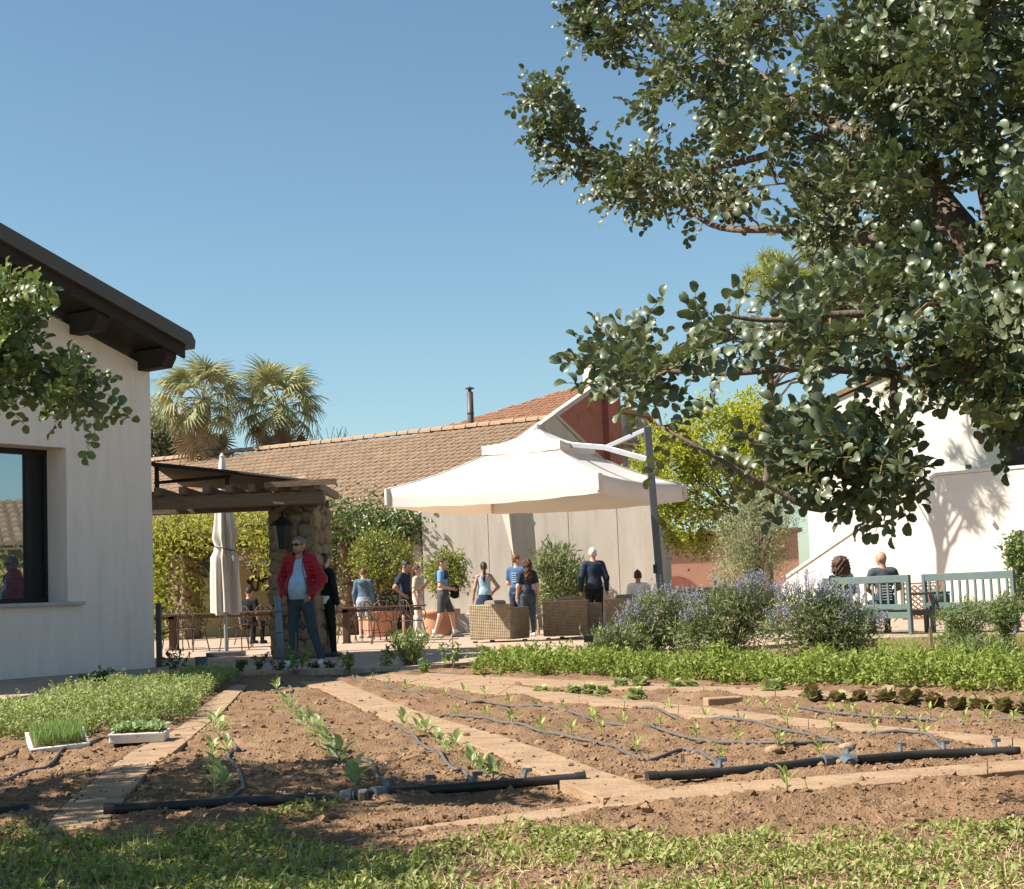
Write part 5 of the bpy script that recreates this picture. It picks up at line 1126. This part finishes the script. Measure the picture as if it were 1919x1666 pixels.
# ================================================================ PEOPLE
def surface_nets(f, lo, hi, res):
    lo = np.array(lo); n = np.ceil((np.array(hi)-lo)/res).astype(int) + 1
    gx, gy, gz = [lo[k] + np.arange(n[k])*res for k in range(3)]; Pg = np.stack(np.meshgrid(gx, gy, gz, indexing='ij'), -1); V = f(Pg)
    I = V < 0; c = np.zeros(n-1, int); corners = [(i,j,k) for i in (0,1) for j in (0,1) for k in (0,1)]
    sl = lambda A, o: A[o[0]:o[0]+n[0]-1, o[1]:o[1]+n[1]-1, o[2]:o[2]+n[2]-1]
    for o in corners: c += sl(I, o)
    act = (c > 0) & (c < 8); idx = -np.ones(n-1, int); idx[act] = np.arange(act.sum())
    S = np.zeros((*(n-1), 3)); W_ = np.zeros(n-1)
    for a in corners:
        for ax in range(3):
            if a[ax] == 0:
                b = list(a); b[ax] = 1; va, vb = sl(V, a), sl(V, b); cr = (va < 0) != (vb < 0); t = np.where(cr, va/(va-vb+1e-12), 0)
                for k in range(3): S[..., k] += cr*(a[k] + (t if k == ax else 0))
                W_ += cr
    cells = np.argwhere(act); v = lo + (cells + S[act]/W_[act][:, None])*res; faces = []
    for ax in range(3):
        u, w_ = (ax+1) % 3, (ax+2) % 3; s0 = [slice(1,-1)]*3; s0[ax] = slice(0,-1); s1 = list(s0); s1[ax] = slice(1,None)
        A, B = I[tuple(s0)], I[tuple(s1)]; cr = np.argwhere(A != B); 
        off = np.ones(3, int); off[ax] = 0; base = cr + off; fl = A[tuple(cr.T)]
        def id_(du, dw): q = base.copy(); q[:, u] -= du; q[:, w_] -= dw; return idx[tuple(q.T)]
        qd = np.stack([id_(1,1), id_(0,1), id_(0,0), id_(1,0)], 1); qd[~fl] = qd[~fl][:, ::-1]; faces.append(qd)
    return v, np.concatenate(faces)
def cone(p, a, b, ra, rb, flat=1.0):
    a, b = np.array(a, float), np.array(b, float); q = p - a; ab = b - a
    if flat != 1: q = q*np.array((1,1/flat,1)); ab = ab*np.array((1,1/flat,1))
    t = np.clip((q @ ab)/(ab @ ab + 1e-9), 0, 1); return (np.linalg.norm(q - t[..., None]*ab, axis=-1) - (ra + (rb-ra)*t)) * (flat if flat < 1 else 1)
def ell(p, c, r): r = np.array(r); q = (p - np.array(c))/r; k = np.linalg.norm(q, axis=-1); return (k - 1)*r.min()
def smin(a, b, k): h = np.clip(.5 + .5*(b-a)/k, 0, 1); return b + (a-b)*h - k*h*(1-h)
def union(p, prims, off=0, k=.035):
    d = None
    for q in prims:
        e = ell(p, q[1], np.array(q[2]) + off) if q[0] == 'e' else cone(p, q[1], q[2], q[3]+off, q[4]+off, q[5] if len(q) > 5 else 1); d = e if d is None else smin(d, e, k)
    return d
SK = {'light': mat('skin_light', (.56,.34,.25), (.50,.29,.21), rough=.55), 'tan': mat('skin_tan', (.42,.23,.15), (.36,.19,.12), rough=.55)}
HR = {'grey': mat('grey_hair', (.10,.095,.09), (.17,.16,.15), scale=40, rough=.7, bump=.5), 'dark': mat('dark_hair', (.022,.015,.012), (.035,.024,.018), scale=40, rough=.5, bump=.5), 'brown': mat('brown_hair', (.085,.042,.022), (.06,.03,.017), scale=40, rough=.55, bump=.5), 'auburn': mat('auburn_hair', (.17,.075,.03), (.12,.05,.022), scale=40, rough=.55, bump=.5), 'white': mat('white_hair', (.66,.63,.60), (.55,.52,.49), scale=40, rough=.7, bump=.5)}
STD = dict(hipL=(.09,0,.91), kneeL=(.10,-.015,.49), ankL=(.10,.02,.085), hipR=(-.09,0,.91), kneeR=(-.10,-.015,.49), ankR=(-.10,.02,.085),
           shL=(.175,.01,1.42), elL=(.235,.035,1.14), wrL=(.245,-.03,.90), shR=(-.175,.01,1.42), elR=(-.235,.035,1.14), wrR=(-.245,-.03,.90))
def person(label, loc, rz, H=1.75, J={}, top=None, sleeve='short', hem=.92, bottom=None, blen='long', shoes=None, hair='dark', style='short', skin='light', sit=False, yaw=0, pitch=0, res=.017, belly=0, jacket=None, group='people around the terrace', extra=None, fem=False, footyaw=0):
    t = thing('person', label, 'person', loc, rz, group); s = H/1.75; t.scale = (s,s,s)
    j = {k: np.array(v, float) for k, v in {**STD, **J}.items()}
    dz = np.array((0,0,-.41)) if sit else np.zeros(3)
    if sit:
        for sd_, sx in (('L',1),('R',-1)):
            j['hip'+sd_] = np.array((sx*.09,0,.50)); j['knee'+sd_] = np.array((sx*.12,-.42,.49)) if 'knee'+sd_ not in J else j['knee'+sd_]; j['ank'+sd_] = np.array((sx*.12,-.40,.085)) if 'ank'+sd_ not in J else j['ank'+sd_]
            for q in ('sh','el','wr'):
                if q+sd_ not in J: j[q+sd_] = j[q+sd_] + dz
    fw = .9 if fem else 1
    for sd_ in 'LR': j['sh'+sd_][0] *= fw
    tor = [('c',(0,0,1.33)+dz,(0,0,1.08)+dz,.160*fw,.130*fw,.68), ('c',(0,0,1.03)+dz,(0,0,.93)+dz,.145,.158,.74), ('c',(-.13*fw,.005,1.425)+dz,(.13*fw,.005,1.425)+dz,.062,.062), ('c',(0,.01,1.40)+dz,(0,.005,1.47)+dz,.085,.055)]
    if belly: tor.append(('e',(0,-.075,1.08)+dz,(.15,.13,.17)))
    if fem: tor.append(('e',(0,-.07,1.29)+dz,(.12,.07,.06)))
    arm = {}; leg = {}; foot = {}; hand = {}
    for sd_, sx in (('L',1),('R',-1)):
        arm['u'+sd_] = ('c',j['sh'+sd_],j['el'+sd_],.056*fw,.045*fw); arm['f'+sd_] = ('c',j['el'+sd_],j['wr'+sd_],.044*fw,.029)
        d = j['wr'+sd_]-j['el'+sd_]; d = d/np.linalg.norm(d); hand[sd_] = (j['wr'+sd_], d); arm['h'+sd_] = ('c',j['wr'+sd_]+d*.02,j['wr'+sd_]+d*.075,.028,.036,.7)
        leg['t'+sd_] = ('c',j['hip'+sd_],j['knee'+sd_],.088,.058); leg['s'+sd_] = ('c',j['knee'+sd_],j['ank'+sd_],.056,.036)
        fy = footyaw*sx; fd = np.array((math.sin(fy),-math.cos(fy),0)); hl = j['ank'+sd_]*np.array((1,1,0)) + (0,0,j['ank'+sd_][2]-.045); foot[sd_] = ('c',hl - fd*.035,hl + fd*.165 + (0,0,-.012),.040,.030)
    hc = np.array((0,-.01,1.645)) + dz; piv = np.array((0,.01,1.53)) + dz
    Rh = np.array(Matrix.Rotation(yaw,3,'Z') @ Matrix.Rotation(pitch,3,'X')); hp = lambda q: piv + Rh @ (np.array(q, float) + dz - piv)
    invR = Rh.T
    head_local = [('e',(0,-.005,1.655),(.076,.094,.108)), ('e',(0,-.035,1.59),(.058,.062,.062)), ('c',(0,-.098,1.645),(0,-.118,1.615),.010,.014), ('e',(.079,.01,1.63),(.014,.024,.032)), ('e',(-.079,.01,1.63),(.014,.024,.032)), ('c',(-.03,-.085,1.672),(.03,-.085,1.672),.015,.015)]
    def head(p, off=0): q = (p - piv) @ Rh + piv - dz; return union(q, head_local, off, .02)
    def body_f(p):
        d = union(p, tor + list(arm.values()) + list(leg.values()) + list(foot.values())); d = smin(d, cone(p, (0,.012,1.45)+dz, hp((0,.012,1.57)), .054, .050), .03); return smin(d, head(p), .02)
    allp = np.array([q for q in j.values()] + [hc]); lo = allp.min(0) - .26; hi = allp.max(0) + .26; lo[2] = -.01
    v, f = surface_nets(body_f, lo, hi, res); v[:, 2] = np.maximum(v[:, 2], .002)
    mb = MB().add(v, f)
    for sd_, sx in (('L',1),('R',-1)):             # five fingers on each hand
        w0, d = hand[sd_]; side = np.cross(d, (sx,0,0)); side = side/(np.linalg.norm(side)+1e-6); nrm = np.cross(side, d)
        for k, (o_, L) in enumerate(((-.027,.062),(-.009,.075),(.009,.070),(.026,.055))):
            b = w0 + d*.088 + side*o_; mb.tube([b, b + d*L*.5 - nrm*sx*.006, b + d*L - nrm*sx*.022], [.0085,.008,.006], 6)
        b = w0 + d*.045 - side*.03; mb.tube([b, b + d*.03 - side*.02, b + d*.058 - side*.022], [.011,.010,.007], 6)
    part('body', mb, SK[skin], t, smooth=True)
    def cloth(name, prims, off, m, cut=None, k=.035, r=None):
        def ff(p):
            d = union(p, prims, off, k)
            return cut(p, d) if cut else d
        bb = [x for q in prims for x in ((np.array(q[1]) - np.array(q[2]), np.array(q[1]) + np.array(q[2])) if q[0] == 'e' else (np.array(q[1]) - max(q[3:5]), np.array(q[1]) + max(q[3:5]), np.array(q[2]) - max(q[3:5]), np.array(q[2]) + max(q[3:5])))]; v, f = surface_nets(ff, np.min(bb, 0) - off - .04, np.max(bb, 0) + off + .04, r or res)
        if len(v): part(name, MB().add(v, f), m, t, smooth=True)
    if bottom:
        if blen == 'skirt':
            pts = MB().lathe([(.135,1.05+dz[2]),(.165,.95+dz[2]),(.20,.85+dz[2]),(.235,.66+dz[2])], 28); vv = np.concatenate(pts.v); an = np.arctan2(vv[:,1], vv[:,0]); fr = np.clip((1.05-vv[:,2])/.4,0,1); vv[:,:2] *= (1 + .07*fr*np.cos(11*an))[:,None]; vv[:,1] *= .85
            mq = MB(); mq.v = [vv]; mq.f = pts.f; mq.n = len(vv); part('skirt', mq, bottom, t, smooth=True)
        else:
            zc = {'long': .07, 'short': .56, 'knee': .46}[blen]; pr = [tor[1], ('c',(0,0,1.06)+dz,(0,0,.98)+dz,.135,.145,.74)] + [leg['t'+q] for q in 'LR'] + [leg['s'+q] for q in 'LR']
            sl_ = .012 if blen == 'long' else .022
            cutf = (lambda p, d: np.maximum(d, zc - p[..., 2])) if not sit or blen == 'long' else (lambda p, d: np.maximum(d, .36 - p[..., 2]))
            cloth('trousers' if blen == 'long' else 'shorts', pr, sl_, bottom, lambda p, d: np.maximum(cutf(p, d), p[...,2] - (1.06+dz[2])))
    if top:
        pr = tor[:3] + ([tor[1]] if not sit else []) + tor[4:] + ([arm['uL'],arm['uR']] if sleeve != 'none' else []) + ([arm['fL'],arm['fR']] if sleeve == 'long' else [])
        def tc(p, d):
            d = np.maximum(d, hem + dz[2] - p[..., 2]) if sleeve != 'long' else np.maximum(d, np.where(np.abs(p[...,0]) < .19, hem + dz[2] - p[..., 2], -1))
            d = np.maximum(d, .075 - np.linalg.norm((p - (np.array((0,-.03,1.50))+dz))*np.array((1,1,.9)), axis=-1))
            if sleeve == 'none': d = np.maximum(d, p[...,2] - (1.40+dz[2]))
            if sleeve == 'short':
                for sd_ in 'LR':
                    e = j['el'+sd_]; ax_ = (j['el'+sd_]-j['sh'+sd_]); ax_ = ax_/np.linalg.norm(ax_); near_arm = np.linalg.norm(p - e, axis=-1) < .17; d = np.where(near_arm, np.maximum(d, (p - (e - ax_*.07)) @ ax_), d)
            return d
        cloth('shirt', pr, .016, top, tc)
        if sleeve == 'none':
            for sx in (-1,1): part('strap', MB().tube(smooth_path([(sx*.08,-.11,1.38),(sx*.085,0,1.487),(sx*.08,.12,1.38)]) + dz, .009, 5), top, t)
    if jacket:
        pr = tor[:3] + [tor[1]] + tor[4:] + list(arm[k] for k in ('uL','uR','fL','fR'))
        def jc(p, d):
            d = d + .0035*np.sin(p[...,2]*110)*(np.abs(d) < .1)
            d = np.maximum(d, np.where(np.abs(p[...,0]) < .2, .90 - p[..., 2], -1)); w_ = .055 + .11*np.clip((1.45-p[...,2])/.5, 0, 1)*np.clip((p[...,2]-.6)/.3,0,1)
            d = np.maximum(d, np.where(p[...,1] < .02, w_*.95 - np.abs(p[...,0]-.035), -1)); return np.maximum(d, .078 - np.linalg.norm((p - (np.array((0,-.02,1.53))))*np.array((1,1,.9)), axis=-1))
        cloth('jacket', pr + [('c',(-.06,.03,1.49),(.06,.03,1.49),.05,.05)], .034, jacket, jc)
        part('zip', MB().tube(smooth_path([(.17,-.13,.93),(.16,-.16,1.1),(.11,-.145,1.3),(.085,-.09,1.46)]), .006, 5), M_iron, t)
    if shoes:
        for sd_ in 'LR': cloth('shoe', [foot[sd_]], .014, shoes, None, r=.012)
    # hair
    nz_ = lambda p: .010*np.sin(p[...,0]*70)*np.sin(p[...,1]*63+1)*np.sin(p[...,2]*58+2)
    def hair_f(p):
        q = (p - piv) @ Rh + piv - dz
        if style == 'bald': return ell(q, (0,.0,1.60), (.078,.092,.06)) + 9
        cap = ell(q, (0,.008,1.668), (.084,.101,.107)); face = np.maximum(q[...,1] + .035, q[...,2] - 1.705); low = 1.60 - q[...,2]
        d = np.maximum(cap, -np.maximum(q[...,1]+.045, q[...,2]-1.70)); d = np.maximum(d, low + .0*q[...,1])
        if style == 'long': d = smin(d, cone(q, (0,.06,1.66), (0,.10,1.30), .085, .05, .75), .03)
        if style == 'ponytail': d = smin(d, cone(q, (0,.10,1.68), (.01,.15,1.38), .035, .028), .03); d = smin(d, cone(q, (.01,.15,1.40), (.02,.14,1.22), .035, .012), .03)
        if style == 'curly': d = np.maximum(np.maximum(smin(ell(q, (0,.035,1.66), (.15,.14,.14)), ell(q, (0,.05,1.54), (.165,.12,.13)), .05) + 2.2*nz_(q), -np.maximum(q[...,1]+.06, q[...,2]-1.71)), 1.41 - q[...,2])
        if style == 'longcurly': d = np.maximum(smin(ell(q, (0,.03,1.66), (.105,.115,.115)), cone(q, (0,.06,1.62), (0,.10,1.36), .10, .09, .8), .04) + 1.5*nz_(q), -np.maximum(q[...,1]+.05, q[...,2]-1.71))
        if style == 'bun': d = smin(d, ell(q, (0,.075,1.755), (.035,.035,.035)), .015)
        return d + nz_(q)*.6
    if style != 'bald':
        hl, hh = hp((0,0,1.60)) - .32, hp((0,0,1.66)) + .26; v, f = surface_nets(hair_f, hl, hh, .013)
        if len(v): part('hair', MB().add(v, f), HR[hair], t, smooth=True)
    e = MB(); 
    for sx in (-1,1): e.add((iv2*np.array((.013,.008,.008)) + (sx*.031,-.088,1.648)) @ np.eye(3), if2)
    tf = lambda mbx: [(piv + (np.concatenate(mbx.v) + dz - piv) @ Rh.T), mbx.f]
    def headpart(name, mbx, m): q, ff = tf(mbx); z = MB(); z.v = [q]; z.f = ff; z.n = len(q); part(name, z, m, t, smooth=True)
    headpart('eyes', e, M_black); headpart('mouth', MB().add(iv2*np.array((.024,.008,.006)) + (0,-.093,1.583), if2), mat('lips', (.36,.14,.11), rough=.5))
    if extra: extra(t, headpart, j, dz)
    return t
navy = fab('navy_cloth', (.022,.035,.065)); white = fab('white_cloth', (.78,.77,.76)); blue = fab('blue_cloth', (.055,.12,.24)); sky_b = fab('pale_blue_cloth', (.36,.52,.66)); ltb = fab('light_blue_cloth', (.16,.30,.50)); denim = fab('denim', (.045,.065,.085)); black = fab('black_cloth', (.012,.012,.014)); redc = fab('red_quilted_cloth', (.30,.008,.022), .6); dgrey = fab('charcoal_cloth', (.07,.075,.09)); beige = fab('beige_cloth', (.52,.43,.33)); paledenim = fab('pale_denim', (.09,.14,.19)); shoe_w = fab('white_shoe', (.72,.72,.74), .6); shoe_g = fab('grey_shoe', (.35,.33,.31), .6); shoe_b = fab('dark_shoe', (.05,.045,.045), .6); ltjean = fab('bleached_denim', (.33,.38,.44)); cream = fab('cream_cloth', (.62,.57,.50))
def gxy(u, v): return G(u, v)
def shades(t, hpart, j, dz):
    m = MB()
    for sx in (-1,1): m.add(iv2*np.array((.029,.012,.021)) + (sx*.034,-.104,1.65), if2); m.tube([(sx*.064,-.10,1.655),(sx*.083,.01,1.65)], .004, 5)
    hpart('sunglasses', m.tube([(-.02,-.112,1.655),(.02,-.112,1.655)], .005, 5), M_black)
    hpart('beard', MB().add(iv2*np.array((.060,.064,.046)) + (0,-.037,1.572), if2), mat('grey_stubble', (.30,.21,.17), (.22,.17,.145), scale=60, rough=.8))
person('man in red quilted jacket and sunglasses leaning near the stone pillar', gxy(566, 1247), R(-16), 1.80, dict(kneeL=(.18,-.02,.49), ankL=(.29,.0,.085), kneeR=(-.10,-.03,.49), ankR=(-.09,-.05,.085), elL=(.29,.07,1.17), wrL=(.20,-.09,.97), elR=(-.30,.08,1.16), wrR=(-.20,-.09,.97)),
       sky_b, 'short', .90, denim, 'long', shoe_w, 'grey', 'short', 'tan', yaw=R(-12), res=.0115, belly=1, jacket=redc, extra=shades, footyaw=.35)
person('woman in black top and trousers half hidden behind the man in red', gxy(611, 1231), R(150), 1.66, dict(kneeL=(.10,.03,.49), ankL=(-.02,.16,.085), kneeR=(-.12,-.03,.49), ankR=(-.16,-.02,.085)), black, 'long', 1.02, black, 'long', shoe_b, 'dark', 'long', fem=True, pitch=R(14), extra=lambda t, h, j, dz: part('white_hem', MB().lathe([(.155,.90),(.165,.99),(.160,1.03)], 24), white, t, smooth=True))
person('person in hooded denim jacket and pale shorts seen from behind', gxy(684, 1196), R(172), 1.64, {}, paledenim, 'long', .95, ltjean, 'short', shoe_g, 'auburn', 'short', pitch=R(12), extra=lambda t, h, j, dz: part('hood', MB().add(iv2*np.array((.12,.07,.08)) + (0,.12,1.42), if2), paledenim, t, smooth=True))
person('dark haired man in navy polo with a hand on his hip', gxy(762, 1197), R(70), 1.74, dict(elR=(-.34,.10,1.16), wrR=(-.20,-.04,1.00)), navy, 'short', .90, black, 'short', shoe_g, 'dark', 'short', 'tan', pitch=R(18))
person('woman with long hair in cream top and long pale trousers', gxy(785, 1194), R(80), 1.64, dict(elL=(.20,-.08,1.16), wrL=(.12,-.20,1.30)), beige, 'short', .96, cream, 'long', shoe_w, 'brown', 'long', fem=True)
def hoodie(t, h, j, dz): part('draped_jumper', MB().add(iv2*np.array((.21,.15,.17)) + (0,.02,1.36), if2), navy, t, smooth=True); part('black_bag', MB().add(np.sign(iv2)*np.abs(iv2)**.7*np.array((.05,.10,.15)) + (.10,-.25,1.0), if2), black, t, smooth=True)
person('boy in light blue shirt, dark shorts and white socks walking right', gxy(833, 1195), R(82), 1.76, dict(kneeL=(.10,-.17,.50), ankL=(.10,-.22,.085), kneeR=(-.10,.06,.49), ankR=(-.10,.20,.085), elL=(.24,.06,1.14), wrL=(.16,-.17,1.10), elR=(-.24,.02,1.14), wrR=(-.15,-.2,1.08)), ltb, 'short', .88, dgrey, 'short', shoe_g, 'brown', 'short', extra=lambda t, h, j, dz: (hoodie(t, h, j, dz), [part('sock', MB().tube([j['ank'+s]+(0,0,.0), j['ank'+s]+(0,0,.10)], .047, 10), white, t, smooth=True) for s in 'LR']))
person('girl with black ponytail, pale strap top and navy skirt', gxy(911, 1193), R(185), 1.62, dict(elR=(-.33,.03,1.16), wrR=(-.19,-.02,1.02), wrL=(.27,-.02,.92)), sky_b, 'none', .98, navy, 'skirt', shoe_w, 'dark', 'ponytail', 'tan', fem=True)
def print_(t, h, j, dz):
    m = MB()
    for k in range(5): m.box((0,.132,1.36-k*.045), (.13 - .02*(k % 2),.006,.016))
    part('back_print', m, sky_b, t)
person('boy in blue T-shirt with pale print on the back', gxy(973, 1192), R(150), 1.74, dict(elR=(-.25,-.05,1.15), wrR=(-.20,-.26,1.12), elL=(.24,-.04,1.15), wrL=(.2,-.25,1.1)), blue, 'short', .90, navy, 'knee', shoe_g, 'auburn', 'short', yaw=R(-35), extra=print_)
person('curly haired girl in navy top beside the boy in blue', gxy(992, 1193), R(195), 1.62, {}, navy, 'short', .96, denim, 'long', shoe_w, 'brown', 'longcurly', fem=True)
person('white haired man in navy jumper standing behind the sofa', gxy(1117, 1188), R(184), 1.80, dict(elL=(.26,.03,1.14), elR=(-.26,.03,1.14), wrL=(.27,-.02,.90), wrR=(-.27,-.02,.90)), navy, 'long', .92, black, 'long', shoe_b, 'white', 'short')
q = G(1200, 1188)
sbn = thing('garden_stool', 'low dark stool under the person in white', 'stool', q); part('seat', MB().box((0,0,.40), (.4,.4,.05)), M_rust, sbn, bevel=.01)
for x in (-.16,.16):
    for y in (-.16,.16): part('leg', MB().box((x,y,.19), (.04,.04,.38)), M_rust, sbn)
person('short haired person in white T-shirt sitting beyond the sofas', q, R(186), 1.66, {}, white, 'short', .90, dgrey, 'long', shoe_b, 'brown', 'bun', 'tan', sit=True, yaw=R(-15))
bx_ = G(1590, 1187); person('curly brown haired woman in pale blue shirt on the bench', (bx_[0]-.02, bx_[1]+.27, -.02), R(180), 1.72, dict(elL=(.25,-.02,.76), wrL=(.14,-.2,.66), elR=(-.25,-.02,.76), wrR=(-.14,-.2,.66)), sky_b, 'short', .96, denim, 'long', shoe_w, 'brown', 'curly', sit=True, fem=True, group='couple on the bench')
def stripes(t, h, j, dz):
    m = MB()
    for k in range(6): m.box((0,.128,1.20-k*.045+dz[2]), (.20,.008,.014))
    part('stripes', m, white, t)
bx_ = G(1668, 1187); person('bald man in grey striped T-shirt on the bench', (bx_[0], bx_[1]+.27, -.02), R(180), 1.80, dict(elL=(.27,-.02,.76), wrL=(.14,-.2,.66), elR=(-.27,-.02,.76), wrR=(-.14,-.2,.66)), dgrey, 'short', .96, denim, 'long', shoe_b, 'dark', 'bald', 'tan', sit=True, yaw=R(40), group='couple on the bench', extra=stripes)
q = G(468, 1207); sc = dup(base_chair, q, R(150), 'iron chair under the dim figure in the portico shade'); person('dark clothed figure sitting in the shade behind the closed parasol', (q[0], q[1], 0), R(160), 1.68, {}, black, 'short', .95, black, 'long', shoe_b, 'dark', 'short', 'tan', sit=True, pitch=R(15))

# ================================================================ building opposite the window, outside the view, seen mirrored in the pane
ob = thing('garden_outbuilding', 'low tiled outbuilding with green climber, seen only mirrored in the window', 'building', (15.2, 17.5, 0))
part('wall', MB().box((.2, 8, 1.4), (.3, 17, 2.8)), M_yellow, ob)
tiled_slope(ob, -.4, 2.75, 3.2, 4.2, -.5, 17, .3, .42, M_tile, M_tilebase, 0, lambda p: p[1])
lv = rng.random((5200, 3)) * np.array((.6, 17, 2.6)) + np.array((-.7, -.4, .1)); lv = lv[vnoise(lv[:,1]*.8, lv[:,2]*1.3, 31) > .38]
part('climber', scatter(MB(), lv, .18, OVATE, -.2, None, .4), M_wist, ob)
